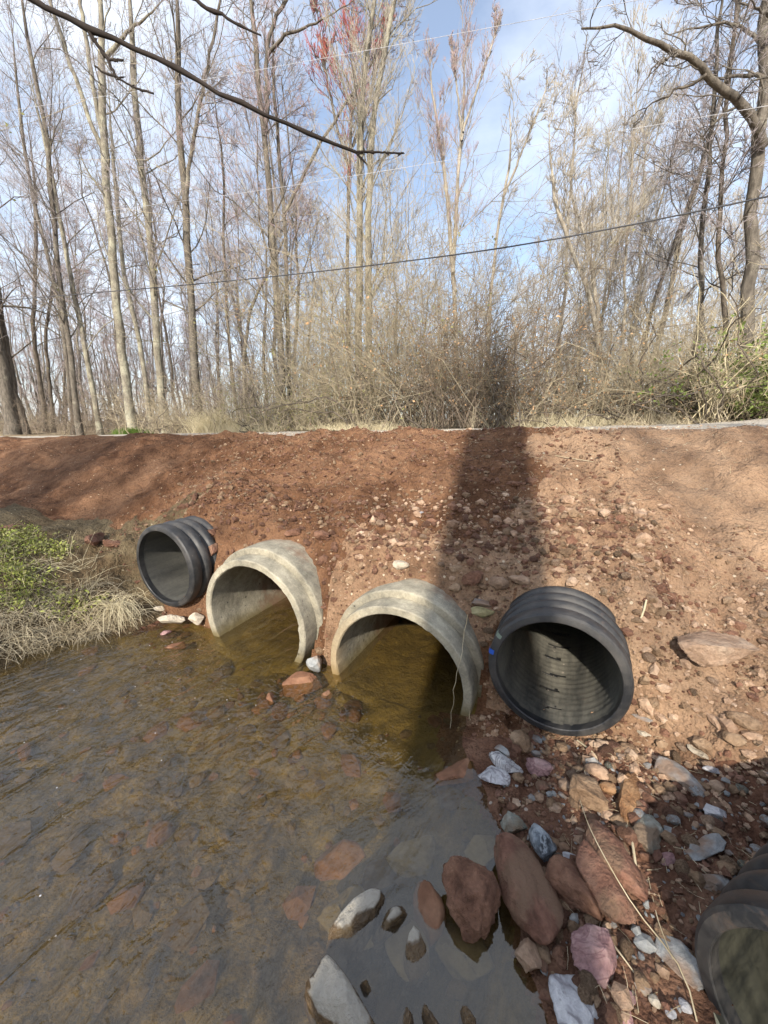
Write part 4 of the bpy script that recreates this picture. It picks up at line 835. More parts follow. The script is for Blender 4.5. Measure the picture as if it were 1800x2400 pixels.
# ------------------------------------------------------------------ trees
def grow(P, R, n, t0, t1, lenf, ang, up, wander, K, rr, rmin, rng, taper=0.35, minlen=0.0, lenabs=None):
    N, K0, _ = P.shape; idx = np.repeat(np.arange(N), n); Mn = len(idx)
    t = rng.uniform(t0, t1, Mn); sg = t * (K0 - 1); i = np.minimum(sg.astype(int), K0 - 2); f = (sg - i)[:, None]
    p = P[idx, i] * (1 - f) + P[idx, i + 1] * f; r = R[idx, i] * (1 - f[:, 0]) + R[idx, i + 1] * f[:, 0]
    tg = P[idx, i + 1] - P[idx, i]; tg /= np.linalg.norm(tg, axis=1, keepdims=True) + 1e-9
    pl = np.linalg.norm(np.diff(P, axis=1), axis=2).sum(1)[idx]
    q = np.cross(tg, rng.normal(size=(Mn, 3))); q /= np.linalg.norm(q, axis=1, keepdims=True) + 1e-9
    a = ang * rng.uniform(0.65, 1.35, Mn); d = np.cos(a)[:, None] * tg + np.sin(a)[:, None] * q; d[:, 2] += up * 0.5
    d /= np.linalg.norm(d, axis=1, keepdims=True)
    L = (lenabs if lenabs is not None else pl * lenf * (1.15 - 0.6 * t)) * rng.uniform(0.65, 1.35, Mn)
    C = np.zeros((Mn, K, 3)); C[:, 0] = p
    for k in range(1, K):
        C[:, k] = C[:, k - 1] + d * (L / (K - 1))[:, None]
        d = d + rng.normal(size=(Mn, 3)) * wander; d[:, 2] += up / (K - 1); d /= np.linalg.norm(d, axis=1, keepdims=True)
    r0 = np.maximum(r * rr, rmin); Rr = r0[:, None] * np.linspace(1, taper, K)[None]; Rr = np.maximum(Rr, rmin * 0.7)
    return C, Rr
def crown(B, P, R, rng, n1=18, n2=7, n3=6, n4=5, l1=0.24, up=0.35, t0=0.25, ang=0.75, wander=0.2, rmin=0.0035, tw=1, t1=1.0, bark=0, rr1=0.27):
    c1 = grow(P, R, n1, t0, t1, l1, ang, up, wander, 7, rr1, rmin * 2.4, rng); B.tube(*c1, 4, bark)
    c2 = grow(*c1, n2, 0.12, 1.0, 0.5, 0.7, up, wander * 1.15, 4, 0.5, rmin * 1.5, rng); B.tube(*c2, 3, bark)
    c3 = grow(*c2, n3, 0.12, 1.0, 0.5, 0.65, up * 1.1, wander * 1.2, 3, 0.55, rmin * 1.1, rng); B.tube(*c3, 3, tw)
    if n4: c4 = grow(*c3, n4, 0.1, 1.0, 0.5, 0.6, up * 1.2, wander * 1.2, 2, 0.8, rmin, rng); B.cone(*c4, tw)
    return c1
def tree(name, label, stems, Yd, bark, twig, seed, base_w, top_w=0.45, group=None, cat='tree', extra_top=2.0, n1=18, n2=7, n3=6, n4=4, l1=0.25, up=0.3, t0=0.22, ang=0.9, branches=(), rmin=0.0035, wander=0.2, tside=9):
    """stems: picture polylines (base first) stood up at distance Yd; each with its width in pixels at the base"""
    rng = np.random.default_rng(seed); root = None; Bt = Build(); Bc = Build()
    for si, (pts, wp) in enumerate(stems):
        Pp = [atY(px, py, Yd) for px, py in pts]
        base = Pp[0].copy()
        if si == 0: base0 = base; 
        if si == 0:
            base[2] = ground_z(base[0], base[1]) - 0.05; Pp[0] = base
        d = Pp[-1] - Pp[-2]; d /= np.linalg.norm(d); Pp.append(Pp[-1] + d * extra_top)
        K = 22; P = resample(Pp, K); dy = np.cumsum(rng.normal(size=K)) * 0.03; P[1:, 1] += dy[1:] * 1.0
        P[1:] += rng.normal(size=(K - 1, 3)) * 0.012
        r0 = wp / 964 * Yd / 2 * 0.78; R = r0 * np.linspace(1, top_w, K)
        if si == 0: R[0] *= 1.35; R[1] *= 1.12
        R = R * (1 + rng.normal(size=K) * 0.03); R[-5:] *= np.array([0.85, 0.65, 0.45, 0.25, 0.08])
        Bt.tube(P[None], R[None], tside, 0)
        crown(Bc, P[None], R[None], rng, n1, n2, n3, n4, l1, up, t0, ang, wander, rmin, 1)
    for pts, wp in branches:
        P = resample([atY(px, py, Yd + o) for px, py, o in pts], 16); P[1:] += rng.normal(size=(15, 3)) * 0.012
        R = (wp / 964 * Yd / 2) * np.linspace(1, 0.12, 16) ** 0.9; Bt.tube(P[None], R[None], 7, 0)
        bl = np.linalg.norm(np.diff(P, axis=0), axis=1).sum()
        crown(Bc, P[None], R[None], rng, max(3, int(bl * 3.2)), 4, 4, 4, min(0.34, 0.9 / bl), 0.0, 0.1, 0.8, wander * 1.1, rmin * 0.8, 1)
    root = obj(name, None, loc=tuple(base0)); off = np.array(base0)
    def shift(Bx): Bx.V = [v - off for v in Bx.V]
    shift(Bt); shift(Bc)
    obj('trunk', Bt.mesh('trunk', [M[bark]]), root); obj('crown', Bc.mesh('crown', [M[bark], M[twig]]), root)
    tag(root, label, cat, group); return root
GT = 'bare trees along the far side of the road'
def yT(px, t): k = (px - 900) / 964; return t / (SA * k + CA)
tree('bare_tree', 'thick grey trunk leaning out at the far left edge, lighter of two', [([(28, 1008), (8, 880), (-10, 780), (-40, 600), (-70, 400)], 34)], yT(28, 9.0), 'bark', 'twig', 1, 34, group=GT, n1=12)
tree('bare_tree', 'dark trunk leaning left just behind the leftmost grey trunk', [([(58, 1006), (32, 900), (4, 770), (-20, 600), (-45, 400)], 22)], yT(58, 9.4), 'bark_dk', 'twig', 2, 22, group=GT, n1=12)
tree('bare_tree', 'slim dark crooked trunk second from the left edge', [([(106, 1000), (96, 900), (85, 830), (80, 680), (86, 590), (92, 470), (80, 380)], 13)], yT(106, 11), 'bark_dk', 'twig_mauve', 3, 13, group=GT, n1=16, l1=0.22)
tree('bare_tree', 'slim dark trunk right beside the crooked one', [([(124, 1000), (114, 870), (108, 770), (120, 700), (128, 600)], 11)], yT(124, 11.5), 'bark_dk', 'twig_pink', 4, 11, group=GT, n1=16, l1=0.22)
tree('bare_tree', 'tall slender pale trunk whose foot stands closest to the road at left', [([(187, 1008), (178, 920), (169, 830), (145, 693), (130, 560), (121, 470), (118, 377), (99, 250), (69, 115), (58, 0)], 17)], yT(187, 9.0), 'bark', 'twig_mauve', 5, 17, 0.4, group=GT, n1=26, up=0.4, l1=0.24)
tree('bare_tree', 'leaning slender trunk left of the tall pale one', [([(168, 1000), (160, 880), (142, 756), (105, 600), (81, 500), (60, 407), (48, 316), (33, 250), (20, 120)], 13)], yT(168, 10.2), 'bark', 'twig_mauve', 6, 13, 0.4, group=GT, n1=26, up=0.4)
tree('bare_tree', 'mottled slender trunk leaning left, between the tall pale one and largest trunk', [([(232, 996), (211, 862), (193, 770), (169, 669), (147, 539), (128, 430), (110, 330)], 16)], yT(232, 9.6), 'bark_pale', 'twig_mauve', 7, 16, group=GT, n1=18)
tree('bare_tree', 'largest lichen-covered tree at left, forking into three stems high up', [
    ([(312, 990), (302, 892), (292, 771), (277, 650), (263, 500), (250, 377), (244, 301), (241, 211), (241, 90), (236, 0)], 25),
    ([(250, 377), (226, 325), (196, 247), (169, 169), (139, 90), (118, 0)], 12), ([(247, 340), (232, 290), (220, 211), (205, 105), (187, 0)], 12)],
    yT(312, 9.2), 'bark_pale', 'twig', 8, 25, 0.55, group=GT, n1=9, l1=0.16, t0=0.45, branches=[([(247, 135, 0), (301, 72, -0.3), (345, 40, -0.5), (385, -5, -0.7)], 9)])
tree('bare_tree', 'pale trunk close behind the largest lichen-covered tree', [([(350, 990), (345, 900), (328, 800), (303, 696), (288, 600), (270, 450), (258, 300)], 15)], yT(350, 11.5), 'bark_pale', 'twig', 9, 15, group=GT)
tree('bare_tree', 'straight blotched trunk right of the largest lichen-covered tree', [([(388, 990), (378, 890), (368, 771), (356, 590), (349, 500), (335, 392), (326, 271), (319, 181), (319, 60), (313, 0)], 22)], yT(388, 10), 'bark_pale', 'twig_mauve', 10, 22, 0.5, group=GT, n1=18, l1=0.24)
tree('bare_tree', 'dark straight trunk with side limbs above the tan brush', [([(466, 990), (459, 922), (449, 771), (440, 590), (434, 500), (424, 362), (411, 241), (414, 90), (410, 0)], 24), ([(436, 480), (448, 380), (461, 286), (480, 180), (500, 90)], 11)], yT(466, 9.6), 'bark', 'twig_mauve', 11, 24, 0.45, group=GT, n1=18, l1=0.25)
tree('bare_tree', 'tall twin-stemmed trunk left of the vine-wrapped tree', [([(664, 985), (660, 890), (655, 771), (643, 650), (634, 500), (622, 362), (610, 241), (598, 90), (586, 0)], 21), ([(620, 320), (628, 241), (623, 150), (631, 75), (662, 10)], 12)], yT(664, 9.4), 'bark', 'twig_pink', 12, 21, 0.5, group=GT, n1=15, l1=0.2, branches=[([(628, 130, 0), (660, 85, -0.3), (740, 55, -0.6), (830, 0, -0.9)], 7)])
tree('bare_tree', 'slimmer grey trunk touching the twin-stemmed one', [([(682, 985), (678, 895), (673, 741), (667, 590), (664, 480), (649, 362), (644, 256), (640, 150)], 14), ([(667, 500), (706, 422), (751, 340), (806, 265), (850, 190)], 9)], yT(682, 9.8), 'bark', 'twig_pink', 13, 14, group=GT, n1=14, l1=0.2)
tree('bare_tree', 'slim dark trunk in the gap left of the twin-stemmed trunk', [([(560, 990), (548, 880), (535, 760), (530, 640), (520, 540), (528, 440), (515, 330)], 10)], yT(560, 11), 'bark_dk', 'twig_mauve', 14, 10, group=GT)
tree('bare_tree', 'curving trunk bending right beside the slim dark one', [([(578, 990), (572, 870), (580, 760), (592, 700), (618, 660), (640, 610)], 12)], yT(578, 11.3), 'bark', 'twig', 15, 12, group=GT, n1=14)
tree('bare_tree', 'tall twin tree wrapped in tan vines with red buds at its top', [([(838, 985), (840, 800), (841, 640), (842, 512), (845, 362), (843, 260), (855, 150), (870, 60), (880, -30)], 24), ([(866, 970), (864, 700), (863, 512), (868, 380), (873, 280), (890, 160), (910, 60), (930, -20)], 22)], yT(850, 9.8), 'bark_pale', 'twig_tan', 16, 24, 0.4, group=GT, n1=30, up=0.6, ang=0.6, l1=0.19, t0=0.2)
tree('bare_tree', 'red budding maple crown against the sky behind the vine-wrapped tree', [([(820, 985), (815, 700), (818, 480), (822, 330), (830, 210), (835, 110)], 14), ([(820, 400), (790, 300), (768, 200), (755, 110)], 8), ([(822, 350), (862, 250), (885, 170), (895, 120)], 8)], yT(820, 12.5), 'bark', 'twig_red', 17, 14, 0.35, group=GT, n1=17, up=0.7, ang=0.6, l1=0.2, t0=0.55, extra_top=0.8, rmin=0.006)
tree('bare_tree', 'pale fan-shaped tree with pinkish twigs against open sky', [([(1073, 985), (1068, 800), (1065, 640), (1069, 512), (1081, 362), (1087, 286), (1096, 181), (1092, 90)], 16), ([(1062, 640), (1054, 482), (1039, 362), (1027, 286), (1014, 211), (1010, 150)], 12), ([(1085, 310), (1110, 230), (1140, 150), (1155, 100)], 7), ([(1083, 330), (1068, 220), (1062, 140)], 6)], yT(1073, 11.5), 'bark_cream', 'twig_pink', 18, 16, 0.35, group=GT, n1=14, up=0.8, ang=0.5, l1=0.2, t0=0.42, extra_top=0.5)
tree('bare_tree', 'thin forked tree with sparse pale limbs right of the fan-shaped one', [([(1140, 985), (1148, 700), (1171, 497), (1195, 407), (1201, 331), (1189, 256), (1200, 200)], 12), ([(1180, 460), (1228, 347), (1256, 270), (1283, 196)], 7)], yT(1140, 11), 'bark_cream', 'twig_tan', 19, 12, 0.35, group=GT, n1=10, l1=0.16, extra_top=0.3)
tree('bare_tree', 'cream-barked tree leaning left with two long stems right of the thicket', [([(1428, 990), (1420, 900), (1399, 756), (1372, 645), (1324, 560), (1300, 480), (1285, 400), (1280, 300)], 18), ([(1402, 770), (1399, 681), (1387, 560), (1354, 480), (1345, 400), (1360, 300)], 12)], yT(1428, 10.5), 'bark_cream', 'twig_tan', 20, 18, 0.35, group=GT, n1=18, up=0.55, l1=0.22, extra_top=0.3)
tree('bare_tree', 'slim upright pale stem right of the leaning cream tree', [([(1460, 990), (1460, 937), (1462, 800), (1463, 650), (1470, 520), (1482, 400)], 9)], yT(1460, 10.8), 'bark_cream', 'twig_tan', 21, 9, group=GT, n1=20, up=0.8, ang=0.5)
tree('bare_tree', 'dark stem leaning right across the pale blue gap', [([(1470, 985), (1500, 850), (1510, 771), (1550, 635), (1590, 560), (1620, 470)], 11)], yT(1480, 11.5), 'bark_dk', 'twig', 22, 11, group=GT, n1=16, up=0.5)
tree('bare_tree', 'brown trunk left of the pair by the right edge, with level limbs', [([(1622, 985), (1626, 860), (1632, 756), (1640, 620), (1650, 500), (1664, 362), (1671, 271), (1676, 180)], 17)], yT(1622, 9.8), 'bark', 'twig_mauve', 23, 17, 0.4, group=GT, n1=20, up=0.05, ang=1.1, l1=0.22, wander=0.26)
tree('bare_tree', 'dark trunk between the level-limbed tree and rightmost thick trunk', [([(1704, 985), (1702, 756), (1692, 635), (1673, 560), (1677, 490), (1690, 420), (1698, 377), (1707, 286), (1715, 180)], 15)], yT(1704, 9.4), 'bark_dk', 'twig_mauve', 24, 15, 0.45, group=GT, n1=20, up=0.1, ang=1.0, l1=0.22, wander=0.26)
tree('bare_tree', 'rightmost thick trunk with a long pale limb arching over the sky', [([(1733, 985), (1737, 801), (1758, 650), (1771, 500), (1790, 340), (1808, 200), (1820, 60)], 34)], yT(1733, 9.0), 'bark', 'twig', 25, 34, 0.7, group=GT, n1=9, up=0.1, ang=1.0, l1=0.2, wander=0.28, t0=0.5,
     branches=[([(1788, 345, 0), (1776, 310, -0.1), (1746, 250, -0.2), (1701, 211, -0.35), (1647, 163, -0.5), (1592, 124, -0.6), (1526, 93, -0.7), (1469, 66, -0.8), (1439, 56, -0.8), (1420, 42, -0.9), (1393, 48, -0.9), (1365, 70, -0.9)], 19),
               ([(1592, 126, -0.6), (1559, 136, -0.7), (1523, 169, -0.7), (1500, 205, -0.7), (1481, 229, -0.7)], 5), ([(1655, 175, -0.5), (1620, 200, -0.4), (1586, 208, -0.4), (1529, 244, -0.3), (1475, 274, -0.3)], 6),
               ([(1815, 184, 0), (1760, 172, 0.2), (1722, 181, 0.3), (1660, 184, 0.5), (1601, 200, 0.6)], 9), ([(1822, 112, 0), (1760, 80, 0.3), (1707, 45, 0.4), (1650, 60, 0.5), (1601, 72, 0.6), (1550, 87, 0.7)], 9), ([(1825, 60, 0), (1790, 30, -0.4), (1750, -5, -0.6)], 9)])

# trees deeper in the wood: six shapes, each copy its own tree
def proto_tree(seed, H, r0, bark, twig, n1, up, ang):
    rng = np.random.default_rng(seed); Bt = Build(); Bc = Build(); K = 14
    P = np.zeros((K, 3)); P[:, 2] = np.linspace(-0.2, H, K); P[1:, :2] += np.cumsum(rng.normal(size=(K - 1, 2)) * 0.11, 0)
    R = r0 * np.linspace(1, 0.2, K); Bt.tube(P[None], R[None], 7, 0)
    crown(Bc, P[None], R[None], rng, n1, 7, 6, 5, 0.24, up, 0.12, ang, 0.3, 0.0042, 1)
    return Bt.mesh('trunk', [M[bark]]), Bc.mesh('crown', [M[bark], M[twig]])
PT = [proto_tree(200 + k, h, r, b, w, n, u, a) for k, (h, r, b, w, n, u, a) in enumerate([
    (15, 0.11, 'bark', 'twig_mauve', 26, 0.32, 0.8), (13, 0.085, 'bark_dk', 'twig_mauve', 28, 0.4, 0.7), (11, 0.075, 'bark_pale', 'twig_tan', 30, 0.4, 0.75),
    (14, 0.10, 'bark', 'twig_pink', 26, 0.4, 0.75), (9, 0.055, 'bark_cream', 'twig_tan', 30, 0.5, 0.65), (12, 0.09, 'bark_dk', 'twig', 26, 0.15, 0.95)])]
rngB = np.random.default_rng(31)
KIND = ['grey-trunked', 'dark thin', 'lichen-pale', 'pink-twigged', 'small cream-stemmed', 'dark spreading']
MARKS = [(28, 'leftmost grey trunk'), (106, 'slim dark crooked trunk'), (187, 'tall slender pale trunk'), (240, 'mottled slender trunk'), (312, 'largest lichen-covered tree'), (388, 'straight blotched trunk'), (466, 'dark straight trunk'), (560, 'gap with the slim dark trunk'), (664, 'twin-stemmed trunk'),
         (760, 'yellow-green bush'), (850, 'vine-wrapped tree'), (950, 'thicket beside the vine-wrapped tree'), (1073, 'fan-shaped pale tree'), (1150, 'thin forked tree'), (1290, 'low rusty brush'), (1428, 'leaning cream-barked tree'), (1530, 'stem crossing the pale blue gap'), (1622, 'level-limbed trunk'), (1704, 'dark trunk near the right edge'), (1780, 'rightmost thick trunk')]
def mark(px, k=0): return sorted(MARKS, key=lambda m: abs(m[0] - px))[k][1]
USED = set()
def fresh(fmt, px):
    for k in range(6):
        if fmt % mark(px, k) not in USED: break
    USED.add(fmt % mark(px, k)); return fmt % mark(px, k)
def wood_tree(px, t, k, sc):
    Yd = yT(px, t); p = atY(px, 985, Yd); z = ground_z(p[0], p[1])
    r = obj('wood_tree', None, loc=(p[0], p[1], z), rot=(rngB.normal() * 0.03, rngB.normal() * 0.03, rngB.uniform(0, 6.28)), scale=(sc, sc, sc * rngB.uniform(0.9, 1.15)))
    obj('trunk', PT[k][0], r); obj('crown', PT[k][1], r); tag(r, fresh('%s bare tree %s in the wood behind the %%s' % (KIND[k], 'just' if t < 17 else 'farther' if t < 24 else 'deep'), px), 'tree', 'trees deeper in the wood')
for px in np.linspace(-120, 720, 38):
    wood_tree(px + rngB.uniform(-18, 18), rngB.uniform(12.5, 30), [0, 1, 3, 5, 0, 3, 1][int(rngB.integers(0, 7))], rngB.uniform(0.75, 1.15))
for px in np.linspace(700, 1330, 14):
    t = rngB.uniform(13, 30); wood_tree(px + rngB.uniform(-18, 18), t, [2, 4, 2, 4, 2][int(rngB.integers(0, 5))], rngB.uniform(0.55, 0.78) * (0.55 + t / 32))
for px in np.linspace(1300, 1940, 19):
    t = rngB.uniform(12.5, 28); wood_tree(px + rngB.uniform(-15, 15), t, [2, 4, 2, 0, 2, 4][int(rngB.integers(0, 6))], rngB.uniform(0.55, 0.72) * (0.6 + t / 30))
# far wood read as one mass
B = Build(); n = 900; ang = rngB.uniform(-0.95, 0.95, n); dist = rngB.uniform(38, 75, n)
x = np.sin(ang) * dist; y = np.cos(ang) * dist
H = rngB.uniform(5, 10, n); P = np.zeros((n, 5, 3)); P[:, :, 2] = np.linspace(0, 1, 5)[None] * H[:, None] + 1.6; P[:, :, 0] = x[:, None]; P[:, :, 1] = y[:, None]
P[:, 1:, :2] += np.cumsum(rngB.normal(size=(n, 4, 2)) * 0.3, 1); R = rngB.uniform(0.05, 0.12, (n, 1)) * np.linspace(1, 0.3, 5)[None]; B.tube(P, R, 3, 0)
c1 = grow(P, R, 5, 0.15, 1, 0.35, 0.6, 0.4, 0.2, 3, 0.4, 0.02, rngB); B.tube(*c1, 3, 1); c2 = grow(*c1, 5, 0.2, 1, 0.5, 0.6, 0.4, 0.2, 2, 0.6, 0.016, rngB); B.cone(*c2, 1)
tag(obj('distant_woods', B.mesh('distant_woods', [M['bark'], M['twig_mauve']])), 'hazy far wood closing the background', kind='stuff')

# ------------------------------------------------------------------ thickets and shrubs at the road edge
def thicket(name, label, px, t, w, h, n, mats, seed, leaf=None, nleaf=0, arch=0.35, upr=1.0, group='brush along the far road edge', cat='thicket', rr=0.006, shoots=5, lsize=0.05, depth=0.6):
    rng = np.random.default_rng(seed); Yd = yT(px, t); c = atY(px, 985, Yd); z0 = ground_z(c[0], c[1])
    x = rng.normal(size=n) * w * 0.42; y = rng.normal(size=n) * w * depth * 0.42; K = 8
    d = rng.normal(size=(n, 3)) * 0.35; d[:, 2] = upr; d /= np.linalg.norm(d, axis=1, keepdims=True); L = h * rng.uniform(0.5, 1.25, n)
    P = np.zeros((n, K, 3)); P[:, 0, 0] = x; P[:, 0, 1] = y; P[:, 0, 2] = -0.05
    for k in range(1, K):
        P[:, k] = P[:, k - 1] + d * (L / (K - 1))[:, None]; d = d + rng.normal(size=(n, 3)) * 0.28; d[:, 2] -= arch * k / K; d /= np.linalg.norm(d, axis=1, keepdims=True)
    P[:, :, 2] = np.maximum(P[:, :, 2], 0.01)
    R = rr * rng.uniform(0.6, 1.6, (n, 1)) * np.linspace(1, 0.4, K)[None]
    Bs = Build(); Bs.tube(P, R, 3, 0)
    if h > 1.6 and upr == 1.0:
        nb = 9; db = rng.normal(size=(nb, 3)) * 0.5; db[:, 2] = 0.9; db /= np.linalg.norm(db, axis=1, keepdims=True); Pb = np.zeros((nb, 14, 3)); Pb[:, 0, 0] = rng.normal(size=nb) * w * 0.4; Pb[:, 0, 1] = rng.normal(size=nb) * w * 0.2 - 0.1
        for k in range(1, 14):
            Pb[:, k] = Pb[:, k - 1] + db * min(h, 2.6) * 0.075; db = db + rng.normal(size=(nb, 3)) * 0.38; db[:, 2] -= 0.05; db /= np.linalg.norm(db, axis=1, keepdims=True)
        Pb[:, :, 2] = np.maximum(Pb[:, :, 2], -0.02); Bs.tube(Pb, rng.uniform(0.008, 0.022, (nb, 1)) * np.linspace(1, 0.5, 14)[None], 5, 2)
    c2 = grow(P, R, shoots, 0.15, 1, 0.3, 0.9, 0.15, 0.35, 4, 0.6, rr * 0.5, rng); Bs.tube(*c2, 3, 1)
    c3 = grow(*c2, 5, 0.1, 1, 0.5, 0.8, 0.05, 0.35, 2, 0.8, rr * 0.42, rng); Bs.cone(*c3, 1)
    root = obj(name, None, loc=(c[0], c[1], z0)); obj('stems', Bs.mesh('stems', [M[m] for m in mats] + [M['bark_dk']]), root)
    if leaf:
        q = c3[0].reshape(-1, 3); q = q[q[:, 2] < max(1.4, 0.5 * h)]; q = q[rng.integers(0, len(q), nleaf)] + rng.normal(size=(nleaf, 3)) * 0.03
        V, Q = leaf_quads(q, lsize, rng, 0.6, 1.8); obj('leaves', mesh_from('leaves', V, Q, None, [M[leaf]], smooth=False), root)
    tag(root, label, cat, group); return root
thicket('vine_thicket', 'tall tangled tan vine thicket below the vine-wrapped tree', 800, 8.9, 2.2, 7.0, 120, ('vine', 'vine'), 1, 'olive', 2200, 0.14, lsize=0.035)
thicket('vine_thicket', 'tall tangled thicket just right of the vine-wrapped tree', 930, 8.8, 2.1, 5.4, 130, ('vine', 'vine'), 2, 'olive', 1800, 0.16, lsize=0.035)
thicket('vine_thicket', 'brown tangled thicket with dead orange leaves in the middle', 1060, 8.7, 2.1, 4.6, 130, ('vine_br', 'vine'), 3, 'deadleaf', 1800, 0.18, lsize=0.045)
thicket('vine_thicket', 'dark matted thicket standing in front of the brown tangled one', 1160, 8.5, 1.6, 3.7, 130, ('vine_br', 'vine_br'), 4, 'deadleaf', 900, 0.22, lsize=0.045)
thicket('vine_thicket', 'low rusty brush right of the dark matted thicket', 1300, 9.0, 2.0, 1.7, 90, ('vine', 'vine'), 5, 'deadleaf', 900, 0.3, lsize=0.04)
thicket('shrub', 'yellow-green budding bush left of the tall vine thicket', 705, 8.5, 1.9, 1.7, 130, ('vine', 'vine'), 6, 'olive', 3600, 0.3, cat='bush', lsize=0.035)
thicket('shrub', 'tan twiggy brush under the dark straight trunk', 420, 8.8, 1.8, 1.7, 110, ('vine', 'vine'), 7, None, 0, 0.1, cat='bush')
thicket('shrub', 'grey-brown brush between the tan brush and the yellow-green bush', 570, 9.2, 2.4, 2.2, 130, ('vine_br', 'vine'), 8, None, 0, 0.2, cat='bush')
thicket('shrub', 'low dark brush under the leaning trunks at left', 230, 10.0, 3.6, 1.8, 150, ('vine_br', 'vine_br'), 9, None, 0, 0.2, cat='bush')
thicket('shrub', 'low dark brush at the far left edge', 60, 10.2, 3.4, 1.7, 140, ('vine_br', 'vine'), 10, None, 0, 0.2, cat='bush')
thicket('shrub', 'tall brown thorny brush with dead leaves at the right', 1600, 9.0, 1.7, 2.4, 140, ('vine', 'vine'), 11, 'deadleaf', 900, 0.22, cat='bush', lsize=0.04)
thicket('shrub', 'bare pale-stemmed shrub fanning out at the right road edge', 1655, 8.3, 0.35, 2.3, 26, ('strawp', 'straw'), 12, None, 0, 0.02, cat='bush', rr=0.009, shoots=4)
thicket('evergreen_shrub', 'dense green leafy shrub at the right edge', 1800, 8.6, 1.3, 1.5, 120, ('vine', 'vine'), 13, 'greenb', 6500, 0.3, cat='bush', lsize=0.06)
thicket('evergreen_shrub', 'lower green shrub left of the dense one at the right edge', 1715, 8.9, 0.9, 1.0, 60, ('vine', 'vine'), 14, 'greenb', 2200, 0.3, cat='bush', lsize=0.05)
thicket('shrub', 'thin brown brush in the gap before the leaning cream tree', 1480, 10.5, 3.0, 2.2, 130, ('vine', 'vine'), 15, 'deadleaf', 500, 0.15, cat='bush', lsize=0.035)
UND = []
for q, (px, t) in enumerate([(-40, 14), (120, 13.5), (300, 13), (470, 13), (620, 12.5), (770, 12), (930, 12), (1090, 11.8), (1240, 11.8), (1390, 11.6), (1560, 11.2), (1740, 11)]):
    lab = 'shoulder-high brush inside the wood behind the ' + mark(px); base = UND[q % 3] if q >= 3 else None
    if base is None:
        UND.append(thicket('understory', lab, px, t, 4.2, 2.9, 70, ('vine_br', 'twig_mauve') if q < 2 else ('vine', 'vine'), 40 + q, None, 0, 0.12, cat='bush', group='understory inside the wood', rr=0.008))
    else:
        base = UND[2] if px > 700 else UND[q % 2]; p = atY(px, 985, yT(px, t)); r = obj('understory', None, loc=(p[0], p[1], ground_z(p[0], p[1])), rot=(0, 0, rngB.uniform(0, 6.28)), scale=(1, 1, rngB.uniform(0.85, 1.2)))
        obj('stems', base.children[0].data, r); tag(r, lab, 'bush', 'understory inside the wood')
def tuft(name, label, px, t, w, h, n, mat, seed, droop=0.25, wid=0.004):
    rng = np.random.default_rng(seed); Yd = yT(px, t); c = atY(px, 985, Yd); z0 = ground_z(c[0], c[1])
    P, R = blades(n, K=4, x=rng.normal(size=n) * w * 0.3, y=rng.normal(size=n) * w * 0.25, z=np.full(n, -0.02), L=h * rng.uniform(0.5, 1.3, n), up=0.9, spread=0.45, droop=droop, width=wid)
    P[:, :, 2] = np.maximum(P[:, :, 2], 0.0); V, Q = tubes(P, R, 3)
    o = obj(name, mesh_from(name, V, Q, None, [M[mat]]), loc=(c[0], c[1], z0)); tag(o, label, 'grass'); return o
tuft('grass_clump', 'big pale dry grass clump at the road edge', 505, 8.3, 1.0, 0.62, 1400, 'strawp', 1)
tuft('grass_clump', 'low green grass tuft at the road edge under the leaning trunks', 305, 8.35, 0.8, 0.22, 1200, 'greend', 2)
tuft('grass_clump', 'straw-coloured grass fringe right of the big dry clump', 600, 8.3, 1.8, 0.26, 1300, 'strawp', 3)
tuft('grass_clump', 'straw grass fringe below the tall vine thicket', 850, 8.2, 2.0, 0.2, 1300, 'strawp', 4)
tuft('grass_clump', 'yellowish grass fringe below the low rusty brush', 1330, 8.5, 1.8, 0.3, 1300, 'strawp', 5)
tuft('grass_clump', 'dry grass fringe at the right of the road edge', 1560, 8.5, 1.6, 0.22, 1000, 'straw', 6)

# ------------------------------------------------------------------ overhead wires and near branches
def wire(name, label, pix, T, r, mat, cat='wire'):
    P = [atT(px, py, T) for px, py in pix]
    P = np.array(P); P = np.vstack([P[0] + (P[0] - P[1]) * 1.6, P, P[-1] + (P[-1] - P[-2]) * 1.6]); P = resample(P, 40)
    V, Q = tubes(P[None], np.full((1, 40), r), 6); tag(obj(name, mesh_from(name, V, Q, None, [M[mat]])), label, cat, 'overhead wires along the road')
wire('cable', 'thick dark cable, lowest of the overhead lines', [(0, 705), (450, 667), (723, 640), (1150, 588), (1300, 563), (1620, 500), (1800, 461)], 5.6, 0.008, 'cable', 'cable')
wire('wire', 'middle bright thin overhead wire', [(301, 488), (600, 448), (900, 401), (1400, 316), (1752, 256)], 5.6, 0.0024, 'wire')
wire('wire', 'uppermost bright thin overhead wire', [(30, 258), (326, 213), (510, 181), (950, 102), (1400, 18)], 5.6, 0.0024, 'wire')
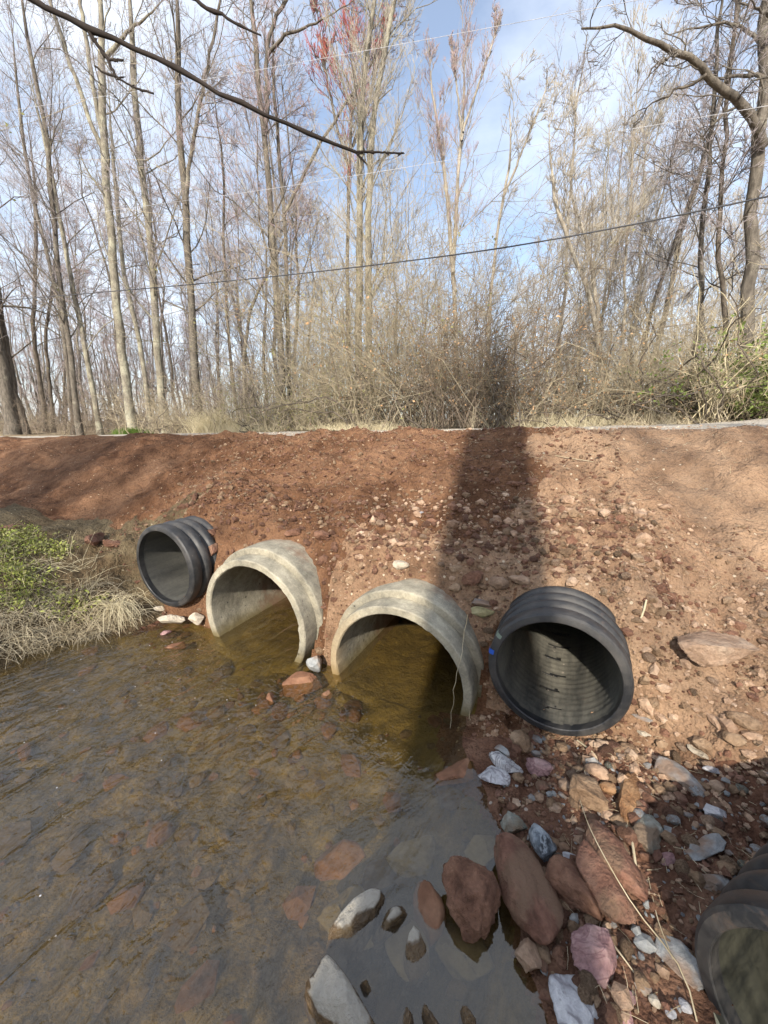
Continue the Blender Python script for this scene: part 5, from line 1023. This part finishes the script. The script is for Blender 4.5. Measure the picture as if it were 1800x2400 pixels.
def near_branch(label, lines, dist, seed):
    rng = np.random.default_rng(seed); B = Build()
    for pts, w0, w1, knots in lines:
        Kn = 26; pp = resample(np.array(pts, float), Kn); pp[1:-1] += rng.normal(size=(Kn - 2, 2)) * (2.2 if len(pts) > 6 else 0.7)
        P = np.array([atY(px, py, dist - 0.00012 * px) for px, py in pp])
        R = np.linspace(w0, w1, Kn) / 1100 * dist / 2
        for k in knots: R[k] *= 1.4
        B.tube(P[None], R[None], 8, 0)
        for k in list(knots) + list(range(6, Kn - 2, 5)):
            e = pp[k] + rng.normal(size=2) * np.array([7, 5]) + np.array([6, 2]); q = np.linspace(pp[k], e, 4); Ps = np.array([atY(px, py, dist - 0.00012 * px) for px, py in q]); B.tube(Ps[None], (np.array([0.9, 1.25, 0.9, 0.2]) * 3.2 / 1100 * dist / 2)[None], 5, 0)
    root = obj('overhanging_branch', B.mesh('overhanging_branch', [M['branch_dk']])); tag(root, label, 'branch', 'dark branches overhead')
near_branch('long dark forked branch crossing the upper left', [
    ([(-420, -330), (-120, -110), (81, 0), (205, 69), (319, 112), (392, 145), (500, 208), (571, 247), (721, 313), (833, 356)], 15, 6, (10, 13, 17, 20, 23)), ([(833, 356), (880, 357), (947, 359)], 5, 2.8, (9, 24)), ([(831, 355), (842, 366), (853, 376)], 6, 2.5, ()),
    ([(205, 69), (228, 105), (253, 139), (264, 165), (272, 180)], 8, 6, (6, 14)), ([(223, 155), (245, 172), (272, 180), (310, 203), (335, 212), (360, 219)], 4, 4, (6, 10, 20)), ([(255, 140), (270, 140), (288, 142)], 5, 4, ())], 1.55, 3)
near_branch('short dark budded branch tip hanging in from the top', [([(250, -160), (400, -35), (455, 2), (501, 24), (552, 54), (580, 70), (612, 83)], 15, 3, (12, 18, 22))], 1.55, 4)

# ------------------------------------------------------------------ the big tree behind the viewpoint whose shadow falls on the slope
def shade_tree(name, label, x, y, r, H, seed, lean=(0, 0), n1=14, t0=0.35):
    rng = np.random.default_rng(seed); Bt = Build(); Bc = Build(); K = 18; z0 = ground_z(x, y)
    P = np.zeros((K, 3)); P[:, 2] = np.linspace(-0.3, H, K); P[:, 0] = np.linspace(0, lean[0], K); P[:, 1] = np.linspace(0, lean[1], K)
    R = r * np.r_[1.35, 1.12, np.linspace(1, 0.35, K - 2)]; Bt.tube(P[None], R[None], 14, 0)
    crown(Bc, P[None], R[None], rng, n1, 6, 5, 2, 0.34, 0.25, t0, 0.85, 0.22, 0.006, 1)
    root = obj(name, None, loc=(x, y, z0)); obj('trunk', Bt.mesh('trunk', [M['bark']]), root); obj('crown', Bc.mesh('crown', [M['bark'], M['twig']]), root)
    tag(root, label, 'tree')
shade_tree('bare_tree', 'broad old tree standing behind the viewpoint', -0.84, -3.2, 0.46, 11, 71, t0=0.66, n1=9)
shade_tree('bare_tree', 'second old tree behind the viewpoint, shading the left end of the slope', -8.3, -8.2, 0.30, 14, 72, n1=80)
shade_tree('bare_tree', 'third tree behind the viewpoint, dappling the right of the slope', 0.2, -9.5, 0.22, 13, 73, n1=18)
added_shade_shrub = thicket('evergreen_shrub', 'unseen leafy shrub added behind the viewpoint to shade the near shore', 900, 8.0, 1.5, 2.3, 120, ('vine', 'vine'), 90, 'greend', 1800, 0.3, cat='bush', lsize=0.10, depth=0.5, group='added shade behind the viewpoint')  # invented shrub out of view, added only to throw shade on the near shore
added_shade_shrub.location = (0.2, -2.0, 0.05)
